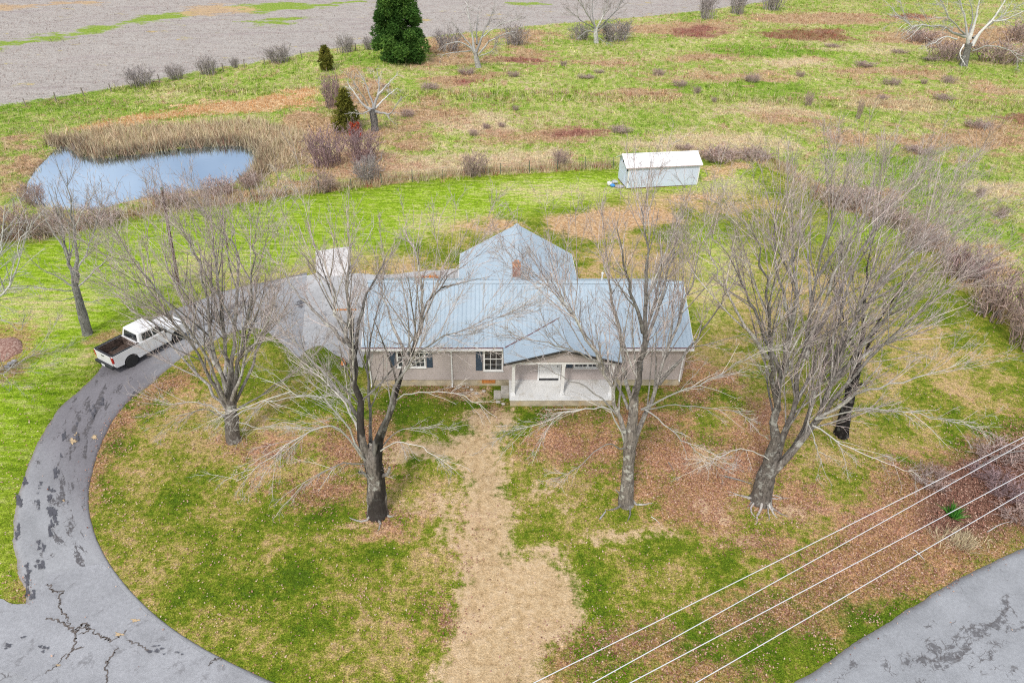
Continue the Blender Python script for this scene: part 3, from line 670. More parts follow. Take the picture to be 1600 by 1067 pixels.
# short lawn grass
parts = []
for (n, x0, x1, y0, y1, hh, ww) in ((170000, -34, 32, 12, 32, .075, .022), (110000, -48, 46, 30, 64, .09, .04)):
    x, y = scatter(n, x0, x1, y0, y1, rng); k = in_view(x, y); x, y = x[k], y[k]
    mm = masks(x, y); pv = in_pave(x, y); nn = (fbm(x * .9, y * .9, 3) - .5) * 2.2
    keep = (mm['mown'] > -.3) & (pv < .04) & (mm['dirt'] + nn < -.35 + rng.uniform(-.6, .4, len(x))) & (mm['soil'] + nn < -.2) & (mm['mulch'] + nn < 0)
    x, y = x[keep], y[keep]; mm = {q_: v[keep] for q_, v in mm.items()}
    parts.append(blades('', x, y, hh * rng.uniform(.6, 1.3, len(x)), ww, 3, .06, None, rng, mm, .8, shade=(.6, 1.6)))
stuff('grass', parts, M['blade'], 'short mown lawn grass around the house, green with straw coloured patches')

# rough pasture: tufts, straw, russet weeds
parts = []; wp = []
for (n, x0, x1, y0, y1) in ((60000, -80, 90, 40, 100), (60000, -130, 150, 95, 215)):
    x, y = scatter(n, x0, x1, y0, y1, rng); k = in_view(x, y); x, y = x[k], y[k]
    mm = masks(x, y)
    keep = (mm['mown'] < .1) & (mm['field'] < -.4) & (mm['pond'] < -.25) & (mm['orange'] < 0) & (mm['reed'] < 0)
    x, y = x[keep], y[keep]; mm = {q_: v[keep] for q_, v in mm.items()}
    sel = rng.uniform(0, 1, len(x)) < .62
    g = {q_: v[sel] for q_, v in mm.items()}
    sc = 1 + (y[sel] > 95) * .5
    parts.append(blades('', x[sel], y[sel], .28 * sc * rng.uniform(.5, 1.5, sel.sum()), .07 * sc, 5, .22, None, rng, g, 1.0, shade=(.7, 1.4)))
    s2 = ~sel; xs, ys = x[s2], y[s2]; mm = {q_: v[s2] for q_, v in mm.items()}
    pn = fbm(xs * .11, ys * .11, 21, 5); rn = fbm(xs * .2, ys * .2, 40, 5)
    tone = .25 + .4 * pn + rng.normal(0, .07, len(xs))
    tone = np.where((mm['weed'] > -.5 - rng.uniform(0, 2, len(xs))) | (rn > .60), .72 + rng.normal(0, .09, len(xs)), tone)
    tone = np.where(mm['straw'] > -.6, .52 + rng.normal(0, .06, len(xs)), tone)
    tone = np.where(mm['red'] > -.2 - rng.uniform(0, 1.5, len(xs)), .88 + rng.normal(0, .07, len(xs)), tone)
    kp = (rn > .52) | (mm['weed'] > -1.5) | (mm['straw'] > -1) | (mm['red'] > -.6) | (rng.uniform(0, 1, len(xs)) < .35)
    tone = np.clip(tone, 0, 1)[kp]; xs, ys = xs[kp], ys[kp]
    sc = 1 + (ys > 95) * .4
    wp.append(blades('', xs, ys, .5 * sc * rng.uniform(.4, 1.4, len(xs)), .05 * sc, 6, .3, None, rng, {'tone': tone}, .9, shade=(.7, 1.35)))
stuff('grass', parts, M['blade'], 'rough green pasture grass beyond the mown lawn')
# weedy strips along the lawn edge fence
edge = resample(gp([(0, 380), (90, 367), (192, 341), (300, 324), (400, 311), (520, 296), (640, 282), (700, 276), (861, 267), (960, 262)]), 1600)
xs = edge[:, 0] + rng.normal(0, .7, 1600); ys = edge[:, 1] + rng.normal(.5, .5, 1600)
wp.append(blades('', xs, ys, rng.uniform(.4, 1.0, 1600), .05, 7, .3, None, rng, {'tone': np.clip(rng.normal(.62, .18, 1600), 0, 1)}, .7))
edge = resample(gp([(1095, 250), (1180, 248), (1240, 275), (1300, 320), (1400, 345), (1480, 395), (1540, 465), (1610, 525)]), 900)
xs = edge[:, 0] + rng.normal(0, .7, 900); ys = edge[:, 1] + rng.normal(.6, .7, 900)
wp.append(blades('', xs, ys, rng.uniform(.4, 1.1, 900), .05, 7, .3, None, rng, {'tone': np.clip(rng.normal(.66, .16, 900), 0, 1)}, .7))
stuff('weeds', wp, M['weed'], 'tall straw coloured and russet weeds standing in the rough pasture', 'weeds')

# cattails round the pond
x, y = scatter(26000, -75, -15, 50, 100, rng); mm = masks(x, y); XR, YR = x, y
k = ((mm['reed'] > -.2 + rng.uniform(-.5, .5, len(x))) & (mm['pond'] < .35)) | ((np.abs(mm['pond']) < .45) & (rng.uniform(0, 1, len(x)) < .35))
x, y = x[k], y[k]; dense = rng.uniform(0, 1, len(x)) < .9; x, y = x[dense], y[dense]
hh = rng.uniform(.7, 1.6, len(x)) * np.where(mm['reed'][k][dense] > -.1, 1, .5)
P1 = blades('', x, y, hh, .07, 4, .2, None, rng, {'tone': np.clip(rng.normal(.61, .09, len(x)), .4, .85)}, .95, shade=(.75, 1.35))
k = (mm['reed'] > -1.2) & (mm['pond'] < .1) & (mm['pond'] > -1.6)
x2, y2 = np.repeat(XR[k], 3) + rng.normal(0, .25, 3 * k.sum()), np.repeat(YR[k], 3) + rng.normal(0, .2, 3 * k.sum())
P2 = blades('', x2, y2, rng.uniform(.5, 1.3, len(x2)), .09, 4, .2, None, rng, {'tone': np.clip(rng.normal(.66, .08, len(x2)), .4, .9)}, .7, shade=(.35, .95))  # extra waterline cattails, colour darkened for shaded undersides and a darker reflection
stuff('cattails', [P1, P2], M['weed'], 'dense stand of tan dead cattails at the back and side of the pond', 'cattails')
# tawny sedge on the far bank
x, y = scatter(30000, -75, -10, 60, 115, rng); mm = masks(x, y); k = (mm['orange'] > -.3)
x, y = x[k], y[k]
s = NT('tawny_sedge'); M['sedge'] = s.out(s.mix(1., (.62, .36, .17), s.attr('shade'), 'MULTIPLY'), .85, spec=.1)
stuff('sedge', [blades('', x, y, rng.uniform(.2, .6, len(x)), .06, 3, .2, None, rng, {}, .7, shade=(.75, 1.2))], M['sedge'], 'band of orange brown sedge on the bank behind the cattails', 'sedge')

# cut stubble on the cropped field
x, y = scatter(60000, -130, 150, 85, 215, rng); k = in_view(x, y); x, y = x[k], y[k]; mm = masks(x, y)
k = (mm['field'] > .4) & (mm['strip'] < 0); x, y = x[k], y[k]
s = NT('stubble'); M['stubble'] = s.out(s.mix(1., (.44, .36, .33), s.attr('shade'), 'MULTIPLY'), .9, spec=.1)
stuff('stubble', [blades('', x, y, rng.uniform(.12, .3, len(x)), .07, 4, .45, None, rng, {}, .6, shade=(.55, 1.25))], M['stubble'], 'grey brown crop stubble covering the field at the top', 'stubble')

# fallen leaves
x, y = scatter(520000, -36, 34, 11, 60, rng); k = in_view(x, y); x, y = x[k], y[k]; mm = masks(x, y); pv = in_pave(x, y)
pr = .06 + .09 * (mm['wear'] > 0) + .9 * sstep(mm['litter'] + (fbm(x, y, 7) - .5) * 3, -.8, 1.) + .5 * (mm['mulch'] > 0)
pr = pr * np.where(mm['dirt'] > .2, .35, 1) * np.where(pv > -.02, np.where(pv < .35, .25, .012), 1) * np.where(y > 33, .25, 1) * np.where(mm['mown'] < 0, 0, 1)
pr = np.where(sdist(HOUSE, x, y) > -.1, 0, pr)
k = rng.uniform(0, 1, len(x)) < pr; x, y = x[k], y[k]; pv = pv[k]; lt = mm['litter'][k]
N = len(x); a = rng.uniform(0, 2 * np.pi, N); sz = rng.uniform(.018, .052, N); tl = rng.uniform(-.5, .5, (N, 2)) * sz[:, None]
zb = np.where(pv > -.05, .075, .05) + rng.uniform(0, .04, N)
ca, sa = np.cos(a) * sz, np.sin(a) * sz
V = np.stack([np.stack([x - ca, y - sa, zb + tl[:, 0]], 1), np.stack([x + sa * .7, y - ca * .7, zb + tl[:, 1]], 1), np.stack([x + ca, y + sa, zb - tl[:, 0]], 1), np.stack([x - sa * .7, y + ca * .7, zb - tl[:, 1]], 1)], 1).reshape(-1, 3)
tn = np.clip(np.where(lt > -.5, rng.normal(.36, .26, N), rng.normal(.62, .26, N)), 0, 1)
setp(link('leaves', npmesh('leaves', V, np.arange(4 * N).reshape(-1, 4), attrs={'tone': np.repeat(tn, 4)}), M['leaf']), 'fallen brown and pink tan leaves scattered over the lawn', 'leaves', None, 'stuff')

# ------------------------------------------------------------------ house
H = empty('house', (HX0, HY0, 0), YAW, 'single storey house with taupe siding and blue grey ribbed metal roofs', 'house')
def siding(x0, x1, z0, z1, y=0., lap=.15, top=None):
    """horizontal lap boards as real steps; top(x)->z cuts a gable"""
    m_ = MB(); n = int(math.ceil((z1 - z0) / lap)); v = []; f = []
    for k in range(n):
        a = z0 + k * lap; b = min(a + lap, z1)
        if top is None: X = [(x0, x1), (x0, x1)]
        else: X = [top(a), top(b)]
        if X[0] is None: break
        xa = X[0]; xb = X[1] if X[1] is not None else ((xa[0] + xa[1]) / 2,) * 2
        i = len(v); v += [(xa[0], y - .032, a), (xa[1], y - .032, a), (xb[1], y - .002, b), (xb[0], y - .002, b), (xa[0], y, a - .001), (xa[1], y, a - .001)]
        f += [(i, i + 1, i + 2, i + 3), (i + 4, i + 5, i + 1, i)]
    return m_.add(v, f)
def wallbox(x0, x1, y0, y1, z0, z1): return MB().box(x0, x1, y0, y1, z0, z1)
# core walls (with lap boards on the front and east faces)
w = siding(0, 18.38, .5, 2.9)
for xx in (0, 18.38):
    sd = siding(0, 7.54, .5, 2.88)
    n0 = len(w.v); sgn = 1 if xx > 0 else -1
    w.add([(xx - sgn * p[1], p[0], p[2]) for p in sd.v], sd.f)
w.box(.0, 18.38, .02, 7.52, .5, 2.88)
w.prism([(.02, 2.9), (7.5, 2.9), (3.77, 4.80)], .03, .06, 0); w.prism([(.02, 2.9), (7.5, 2.9), (3.77, 4.80)], 18.32, 18.35, 0)
w.box(5.1, 12.7, 7.52, 12.9, .4, 2.2); w.prism([(5.1, 2.2), (12.7, 2.2), (8.9, 4.3)], 12.7, 12.88)
w.build('wall', M['siding'], H)
fd = MB().box(.04, 18.34, .03, 7.5, -.3, .5); fd.box(5.14, 12.66, 7.5, 12.86, -.3, .4); fd.build('foundation', M['found'], H)

def ribbed(m_, x0, x1, ylo, zlo, yhi, zhi, sp=.25, rib=.032, rw=.06, th=.05, ax='x'):
    """sheet running along ax with ribs up the slope (and a body under it)"""
    L = math.hypot(yhi - ylo, zhi - zlo); ny_, nz_ = -(zhi - zlo) / L, (yhi - ylo) / L
    if nz_ < 0: ny_, nz_ = -ny_, -nz_
    prof = [(x0, 0.)]; x = x0 + sp * .5
    while x < x1 - rw:
        prof += [(x - rw / 2, 0), (x - rw / 4, rib), (x + rw / 4, rib), (x + rw / 2, 0)]; x += sp
    prof.append((x1, 0.))
    v = []; n = len(prof)
    for (yy, zz) in ((ylo, zlo), (yhi, zhi)):
        for a, h in prof: v.append((a, yy + ny_ * h, zz + nz_ * h))
    for (yy, zz) in ((ylo, zlo), (yhi, zhi)):
        for a in (x0, x1): v.append((a, yy - ny_ * th, zz - nz_ * th))
    f = [(i, i + 1, n + i + 1, n + i) for i in range(n - 1)]
    b = 2 * n
    f += [(0, b, b + 1, n - 1), (b, b + 2, b + 3, b + 1), (n, b + 2, b, 0), (n - 1, b + 1, b + 3, 2 * n - 1)]
    if ax == 'y': v = [(p[1], p[0], p[2]) for p in v]
    return m_.add(v, f)
OV = .28; RY, RZ = 3.77, 5.0
rf = MB(); ribbed(rf, -OV, 18.38 + OV, -OV, 2.96, RY, RZ); ribbed(rf, -OV, 18.38 + OV, 2 * RY + OV, 2.96, RY, RZ)
ROOF = rf.build('roof', M['roof'], H)
def capstrip(m_, x0, x1, y, z, half=.17, dz=.06, ax='x'):
    v = []
    for xx in (x0, x1): v += [(xx, y - half, z - dz + .035), (xx, y, z + .035), (xx, y + half, z - dz + .035), (xx, y + half, z - dz + .01), (xx, y, z + .01), (xx, y - half, z - dz + .01)]
    if ax == 'y': v = [(p[1], p[0], p[2]) for p in v]
    return m_.add(v, [(0, 1, 7, 6), (1, 2, 8, 7), (2, 3, 9, 8), (3, 4, 10, 9), (4, 5, 11, 10), (5, 0, 6, 11), (0, 5, 4, 3, 2, 1), (6, 7, 8, 9, 10, 11)])
capstrip(MB(), -OV - .02, 18.38 + OV + .02, RY, RZ + .02, .17, .085).build('ridge_cap', M['roof'], ROOF)
# rear wing roof
wr = MB(); ribbed(wr, 4.55, 13.08, 4.82, 2.14, 8.9, 4.49, ax='y'); ribbed(wr, 4.55, 13.08, 12.98, 2.14, 8.9, 4.49, ax='y')
WR = wr.build('roof', M['roof'], H)
capstrip(MB(), 4.7, 13.12, 8.9, 4.505, .18, .1, 'y').build('ridge_cap', M['roof'], WR)
# porch roof
PX, PH = 11.1, 3.36
pr_ = MB(); ribbed(pr_, -1.8, 1.6, PX - PH, 2.93, PX, 3.86, ax='y'); ribbed(pr_, -1.8, 1.6, PX + PH, 2.93, PX, 3.86, ax='y')
PR = pr_.build('roof', M['roof'], H)
capstrip(MB(), -1.82, 1.5, PX, 3.875, .14, .035, 'y').build('ridge_cap', M['roof'], PR)
# valley flashing left of the porch roof, dark and rusty
MB().tube([(7.85, -.27, 2.99), (9.4, .55, 3.40), (11.05, 1.50, 3.88)], .03, 6).build('flashing', M['maroon'], PR)
# eave trim
for a_, b_ in ((-OV, PX - PH - .02), (PX + PH + .02, 18.38 + OV)):
    MB().box(a_, b_, -OV - .035, -OV - .003, 2.925, 2.975).build('drip_edge', M['maroon'], H)
for a, b in ((-OV, PX - PH - .05), (PX + PH + .03, 18.38 + OV)):
    MB().prism([(-OV - .14, 2.90), (-OV - .13, 2.80), (-OV - .02, 2.80), (-OV - .02, 2.915), (-OV - .035, 2.915), (-OV - .035, 2.815), (-OV - .12, 2.815), (-OV - .125, 2.90)], a, b, 0).build('gutter', M['white'], H)
sf = MB().box(-OV + .01, 18.38 + OV - .01, -OV + .02, -.025, 2.84, 2.87); sf.build('soffit', M['white'], H)
for xx in (-OV - .03, 18.38 + OV + .005):
    rk = MB()
    rk.add([(x_, y_, z_) for x_ in (xx, xx + .025) for (y_, z_) in ((-OV, 2.80), (-OV, 2.945), (RY, RZ - .015), (2 * RY + OV, 2.945), (2 * RY + OV, 2.80), (RY, RZ - .16))],
           [(0, 1, 2, 5), (2, 3, 4, 5), (6, 11, 8, 7), (8, 11, 10, 9), (0, 6, 7, 1), (1, 7, 8, 2), (2, 8, 9, 3), (3, 9, 10, 4), (4, 10, 11, 5), (5, 11, 6, 0)])
    rk.build('rake_board', M['white'], H)
for sg in (-1, 1):
    xe = 8.9 + sg * 4.1
    MB().box(min(xe, xe + sg * .03), max(xe, xe + sg * .03), 7.9, 13.1, 2.03, 2.12).build('eave_board', M['white'], H)
for x in (0.02, 4.76, 18.22):
    MB().tube([(x, -OV - .08, 2.82), (x, -OV - .06, 2.70), (x, -.09, 2.52), (x, -.08, 2.3), (x, -.08, .3 if x < 18 else .55), (x, -.2, .08 if x < 18 else .45)], .045, 8).build('downspout', M['white'], H)

def window(x0, x1, z0, z1, cols, rows, mull=None, y=-.022, par=H, fr=.085):
    f = MB(); f.box(x0, x0 + fr, y - .05, y, z0, z1); f.box(x1 - fr, x1, y - .05, y, z0, z1)
    f.box(x0 + fr, x1 - fr, y - .05, y, z0, z0 + fr); f.box(x0 + fr, x1 - fr, y - .05, y, z1 - fr, z1)
    f.box(x0 - .04, x1 + .04, y - .085, y - .052, z0 - .045, z0 + .012)
    W_ = f.build('window', M['white'], par)
    bays = [(x0 + fr, x1 - fr)] if mull is None else [(x0 + fr, mull - .05), (mull + .05, x1 - fr)]
    if mull: MB().box(mull - .05, mull + .05, y - .045, y - .001, z0 + fr, z1 - fr).build('mullion', M['white'], W_)
    for a, b in bays:
        MB().box(a, b, y - .018, y - .008, z0 + fr, z1 - fr).build('pane', M['glass'], W_)
        s_ = MB(); zc = (z0 + z1) / 2
        s_.box(a, b, y - .036, y - .0185, zc - .028, zc + .028)
        for k in range(1, cols):
            xx = a + (b - a) * k / cols; s_.box(xx - .013, xx + .013, y - .028, y - .019, z0 + fr, zc - .03); s_.box(xx - .013, xx + .013, y - .028, y - .019, zc + .03, z1 - fr)
        for (za, zb) in ((z0 + fr, zc - .028), (zc + .028, z1 - fr)):
            for k in range(1, rows):
                zz = za + (zb - za) * k / rows; s_.box(a + .002, b - .002, y - .031, y - .0285, zz - .013, zz + .013)
        s_.build('muntins', M['white'], W_)
    return W_
def shutter(x0, x1, z0, z1, y=-.022):
    f = MB(); f.box(x0, x1, y - .03, y, z0, z1)
    f.box(x0, x0 + .045, y - .042, y - .031, z0, z1); f.box(x1 - .045, x1, y - .042, y - .031, z0, z1)
    for a, b in ((z0, z0 + .06), (z1 - .06, z1), ((z0 + z1) / 2 - .03, (z0 + z1) / 2 + .03)): f.box(x0 + .045, x1 - .045, y - .042, y - .031, a, b)
    n = int((z1 - z0) / .07)
    for k in range(n):
        a = z0 + .02 + k * (z1 - z0 - .04) / n; f.box(x0 + .05, x1 - .05, y - .037, y - .0305, a, a + .03)
    f.build('shutter', M['shutter'], H)
shutter(1.22, 1.56, 1.42, 2.82); window(1.62, 3.26, 1.42, 2.84, 3, 2, 2.42); shutter(3.32, 3.66, 1.42, 2.82)
shutter(6.16, 6.54, 1.2, 2.82); window(6.60, 7.74, 1.18, 2.86, 3, 2)
# porch: door, windows, shutters
d = MB().box(9.78, 9.87, -.075, -.023, .5, 2.62); d.box(11.03, 11.12, -.075, -.023, .5, 2.62); d.box(9.87, 11.03, -.075, -.023, 2.53, 2.62)
FR = d.build('door_frame', M['white'], H)
d = MB().box(9.88, 11.02, -.055, -.024, .62, 2.52)
for k in range(4): d.box(9.98 + k * .25, 10.18 + k * .25, -.063, -.0555, .75, 2.4)
DR = d.build('door', M['white'], H)
MB().box(9.88, 11.02, -.09, -.024, .50, .60).build('threshold', M['trim'], DR)
MB().lathe([(.03, -.11), (.03, -.064)], (10.93, 0, 1.5), 10, 1).build('handle', M['darkmetal'], DR)
shutter(11.42, 11.80, 1.38, 2.60); window(11.86, 13.5, 1.38, 2.62, 3, 2, 12.68); shutter(13.56, 13.9, 1.38, 2.60)
# porch floor, base, posts, gable
MB().box(8.13, 14.05, -1.86, -.03, -.2, .41).build('porch_base', M['found'], H)
MB().box(8.09, 14.10, -1.90, -.026, .415, .49).build('porch_floor', M['deck'], H, bevel=.012)
for x in (8.3, 11.1, 13.88):
    p_ = MB(); p_.box(x - .09, x + .09, -1.44, -1.26, .49, 2.66); p_.box(x - .12, x + .12, -1.47, -1.23, .492, .62); p_.box(x - .115, x + .115, -1.465, -1.235, 2.52, 2.655)
    p_.build('porch_post', M['white'], H)
MB().box(8.0, 14.2, -1.46, -1.24, 2.662, 2.79).build('porch_beam', M['white'], H)
def gtop(z):
    hw = PH - .25 - (z - 2.86) / (3.76 - 2.86) * (PH - .25)
    return (PX - hw, PX + hw) if hw > .01 else None
gs = siding(0, 1, 2.86, 3.76, -1.45, .15, gtop); gs.prism([(PX - PH + .25, 2.86), (PX + PH - .25, 2.86), (PX, 3.76)], -1.445, -1.30); gs.box(PX - PH + .25, PX + PH - .25, -1.455, -1.30, 2.795, 2.858); gs.build('gable', M['siding'], H)
for sg in (-1, 1):
    rk = MB(); a = (PX + sg * (PH + .01), 2.93); b = (PX, 3.86)
    v = []
    for yy in (-1.86, -1.81): v += [(a[0], yy, a[1] - .1), (a[0], yy, a[1] + .03), (b[0], yy, b[1] + .03), (b[0], yy, b[1] - .1)]
    rk.add(v, [(0, 1, 2, 3), (7, 6, 5, 4), (0, 4, 5, 1), (1, 5, 6, 2), (2, 6, 7, 3), (3, 7, 4, 0)]).build('rake_board', M['darkmetal'], H)
MB().box(PX + PH + .005, PX + PH + .03, -1.78, -.35, 2.85, 2.925).build('fascia', M['maroon'], H)
for (x0, x1, y0, y1, z) in ((7.62, 8.08, -1.15, -.35, .33), (7.2, 7.61, -1.25, -.6, .17)):
    MB().box(x0, x1, y0, y1, -.05, z).build('step', M['concrete'], H, bevel=.015)
f_ = MB().box(6.5, 7.3, .0, .028, .22, .46); f_.build('vent_frame', M['rustwood'], H)
# chimney
cy_, cx_ = 5.45, 8.62
MB().box(cx_ - .24, cx_ + .24, cy_ - .24, cy_ + .24, 3.9, 5.22).build('chimney', M['brick'], ROOF)
CHM = [o_ for o_ in C.objects if o_.name.startswith('chimney')][0]
ROOFc = MB(); ROOFc.box(cx_ - .27, cx_ + .27, cy_ - .27, cy_ + .27, 5.222, 5.30); ROOFc.box(cx_ - .15, cx_ + .15, cy_ - .15, cy_ + .15, 5.30, 5.50)
ROOFc.build('chimney_cap', simple('terracotta', (.50, .24, .13), .9, .2, 6.), ROOF)
MB().box(cx_ - .3, cx_ + .3, cy_ - .36, cy_ - .245, 4.2, 4.52).build('chimney_flashing', M['roof'], ROOF)
MB().lathe([(.045, 4.2), (.045, 4.75), (.075, 4.76), (.075, 4.84), (.03, 4.88)], (13.97, 5.2, 0), 12).build('vent_pipe', M['white'], ROOF)

# ------------------------------------------------------------------ shed
SZ = hz(14, 65)
a0 = np.array([10.89, 63.79]); a1 = np.array([18.2, 65.41]); an = math.atan2(*(a1 - a0)[::-1]); SL = float(np.linalg.norm(a1 - a0)) * .975; SD = 2.85; an -= .03
S = empty('storage_shed', (a0[0], a0[1], SZ), an, 'long white shed with a gable roof standing at the back of the lawn', 'shed')
w = MB(); w.box(0, SL, 0, SD, .10, 2.25); w.prism([(0, 2.25), (SD, 2.25), (SD / 2, 2.95)], .01, SL - .01, 0)
n = 38
for k in range(n):
    x = .05 + k * (SL - .1) / n; w.box(x, x + .10, -.018, -.002, .12, 2.22)
w.build('wall', M['shed'], S)
MB().box(.05, SL - .05, .05, SD - .05, -.35, .098).build('skid_base', M['rust'], S)
r = MB()
for (ya, yb) in ((-.22, SD / 2), (SD + .22, SD / 2)):
    ribbed(r, -.35, SL + .18, ya, 2.20, yb, 3.02, sp=.30, rib=.018, rw=.05, th=.04)
RFS = r.build('roof', M['shedroof'], S)
capstrip(MB(), -.36, SL + .19, SD / 2, 3.035, .15, .07).build('ridge_cap', M['shedroof'], RFS)
MB().box(-.33, SL + .16, -.245, -.224, 2.13, 2.20).build('fascia', simple('pink_fascia', (.56, .46, .46), .7, .1, 3.), S)
MB().box(-.03, .09, -.03, -.019, .1, 2.22).build('corner_trim', M['white'], S); MB().box(SL - .1, SL + .02, -.03, -.019, .1, 2.22).build('corner_trim', M['white'], S)
dr = MB().box(-.05, -.002, .85, 2.3, .15, 2.1); dr.box(-.062, -.051, .85, .95, .15, 2.1); dr.box(-.062, -.051, 2.2, 2.3, .15, 2.1); dr.box(-.062, -.051, .95, 2.2, 1.1, 1.2)
dr.build('door', M['shed'], S)
MB().box(-.03, -.002, 1.3, 1.55, 2.35, 2.62).build('gable_vent', M['trim'], S)
MB().box(-.03, -.002, 1.62, 1.85, 2.12, 2.3).build('gable_vent', M['trim'], S)
MB().box(-.09, -.002, .10, .26, 1.75, 1.92).build('wall_lamp', M['darkmetal'], S)

# things dumped beside the shed
def lump(name, p, r, mat, label, cat, sq=.7, seed=1, group=None, par=None):
    import bmesh
    bm = bmesh.new(); bmesh.ops.create_icosphere(bm, subdivisions=3, radius=1)
    for v in bm.verts:
        k = 1 + .28 * (fbm(np.array([v.co.x * 1.7 + seed]), np.array([v.co.y * 1.7 + v.co.z * 1.3]), seed)[0] - .5) * 2
        v.co = Vector((v.co.x * k * r[0], v.co.y * k * r[1], v.co.z * k * r[2]))
    me = bpy.data.meshes.new(name); bm.to_mesh(me); bm.free(); me.polygons.foreach_set('use_smooth', np.ones(len(me.polygons), bool))
    o = link(name, me, mat, par); o.location = p
    return setp(o, label, cat, group)
def onp(u, v, dz=0): p = GG(u, v); return (p[0], p[1], p[2] + dz)
lump('plastic_bag', onp(952, 290, .22), (.26, .24, .24), M['bagw'], 'round white plastic bag on the grass left of the shed', 'bag', seed=2)
lump('plastic_bag', onp(957, 292, .14), (.26, .2, .16), M['bagb'], 'bright blue plastic bag beside the shed corner', 'bag', seed=5)
lump('bucket_heap', onp(960, 287, .16), (.34, .25, .18), simple('grey_plastic', (.45, .48, .5), .6, .3, 5.), 'crumpled grey tarpaulin lying behind the blue bag', 'tarpaulin', seed=8)
lump('rubble', onp(968, 293, .1), (.45, .3, .14), M['stone'], 'low grey rubble heap against the shed corner', 'rubble', seed=9)

# ------------------------------------------------------------------ pickup truck
TR = empty('pickup_truck', (-24.25, 32.75, .035), R_(59.5), 'white crew cab pickup truck parked on the curved driveway', 'pickup truck')
def tb(name, mb, mat, par=TR, bevel=0, smooth=False):
    return mb.build(name, mat, par, bevel, smooth)
L_, HWd = 5.25, .90
def side_profile(z0=.42):
    # lower body outline with wheel arches, x from tail (0) to nose
    p = [(0.02, .55), (0.0, 1.22), (.05, 1.26), (1.80, 1.27), (1.82, 1.24), (3.72, 1.20), (3.85, 1.18), (4.6, 1.13), (5.05, 1.05), (5.2, .95), (5.25, .62), (5.15, .40)]
    def arch(cx, r=.47, n=9): return [(cx + r * math.cos(t), .38 + r * math.sin(t) * 1.0) for t in np.linspace(0.05, math.pi - .05, n)]
    p += [(4.25 + .47 + .02, .36)] + arch(4.25) + [(4.25 - .49, .34), (1.05 + .49, .34)] + arch(1.05) + [(1.05 - .49, .42), (.1, .45)]
    return p
sp_ = side_profile()
b = MB()
b.prism(sp_, -HWd, -HWd + .14); b.prism(sp_, HWd - .14, HWd)
b.box(1.80, 3.80, -HWd + .14, HWd - .14, .38, 1.19)
b.box(0.02, .09, -HWd + .14, HWd - .14, .55, 1.24)
b.box(.09, 1.80, -HWd + .14, HWd - .14, .52, .62)
b.box(1.70, 1.80, -HWd + .14, HWd - .14, .62, 1.26)
b.prism([(3.8, .40), (3.8, 1.185), (4.6, 1.12), (5.03, 1.04), (5.18, .94), (5.23, .62), (5.14, .40)], -HWd + .14, HWd - .14)
body = tb('body', b, M['truck'], bevel=.022)
# cab top
def frustum(xs, ys, zs):
    (x0, x1, x2, x3), (y0, y1), (z0, z1) = xs, ys, zs
    return MB().add([(x0, -y0, z0), (x1, -y0, z0), (x1, y0, z0), (x0, y0, z0), (x2, -y1, z1), (x3, -y1, z1), (x3, y1, z1), (x2, y1, z1)],
                    [(0, 3, 2, 1), (4, 5, 6, 7), (0, 1, 5, 4), (1, 2, 6, 5), (2, 3, 7, 6), (3, 0, 4, 7)])
tb('cab', frustum((1.80, 3.86, 1.95, 3.22), (HWd - .03, HWd - .16), (1.18, 1.78)), M['truck'], bevel=.05)
def panel(pts, t=.012):
    a, b_, c_, d_ = [Vector(p) for p in pts]; nn_ = (b_ - a).cross(c_ - a).normalized() * t
    v = [a, b_, c_, d_] + [p + nn_ for p in (a, b_, c_, d_)]
    return MB().add([tuple(p) for p in v], [(0, 3, 2, 1), (4, 5, 6, 7), (0, 1, 5, 4), (1, 2, 6, 5), (2, 3, 7, 6), (3, 0, 4, 7)])
def cabpt(x, s, zf):   # on the side plane of the cab
    y = (HWd - .03) + ((HWd - .16) - (HWd - .03)) * zf; return (x, s * y, 1.18 + .60 * zf)
for s_ in (-1, 1):
    for (xa, xb, xc, xd) in ((2.06, 2.72, 2.72, 2.14), (2.80, 3.62, 3.22, 2.80)):
        pts = [cabpt(xa, s_, .16), cabpt(xb, s_, .16), cabpt(xc, s_, .84), cabpt(xd, s_, .84)]
        if s_ > 0: pts = pts[::-1]
        tb('side_window', panel(pts), M['glass'])
tb('windscreen', panel([(3.80, -.76, 1.25), (3.80, .76, 1.25), (3.34, .64, 1.68), (3.34, -.64, 1.68)]), M['glass'])
tb('rear_window', panel([(1.815, .66, 1.27), (1.815, -.66, 1.27), (1.915, -.58, 1.68), (1.915, .58, 1.68)]), M['glass'])
tb('bed_liner', MB().box(.10, 1.69, -HWd + .145, HWd - .145, .625, .66).box(.10, 1.69, -HWd + .142, -HWd + .16, .66, 1.25).box(.10, 1.69, HWd - .16, HWd - .142, .66, 1.25).box(1.672, 1.695, -.74, .74, .66, 1.25), simple('leafy_bed_liner', (.09, .062, .05), .9, .6, 9., bump=.5))
tb('bed_rail', MB().box(.02, 1.78, -HWd + .01, -HWd + .15, 1.275, 1.295).box(.02, 1.78, HWd - .15, HWd - .01, 1.275, 1.295).box(-.01, .10, -HWd + .16, HWd - .16, 1.255, 1.285), M['trim'])
TG = tb('tailgate', MB().box(-.035, .005, -.74, .74, .60, 1.23), M['truck'], bevel=.012)
tb('handle', MB().box(-.055, -.038, -.12, .12, 1.06, 1.12), M['trim'], TG)
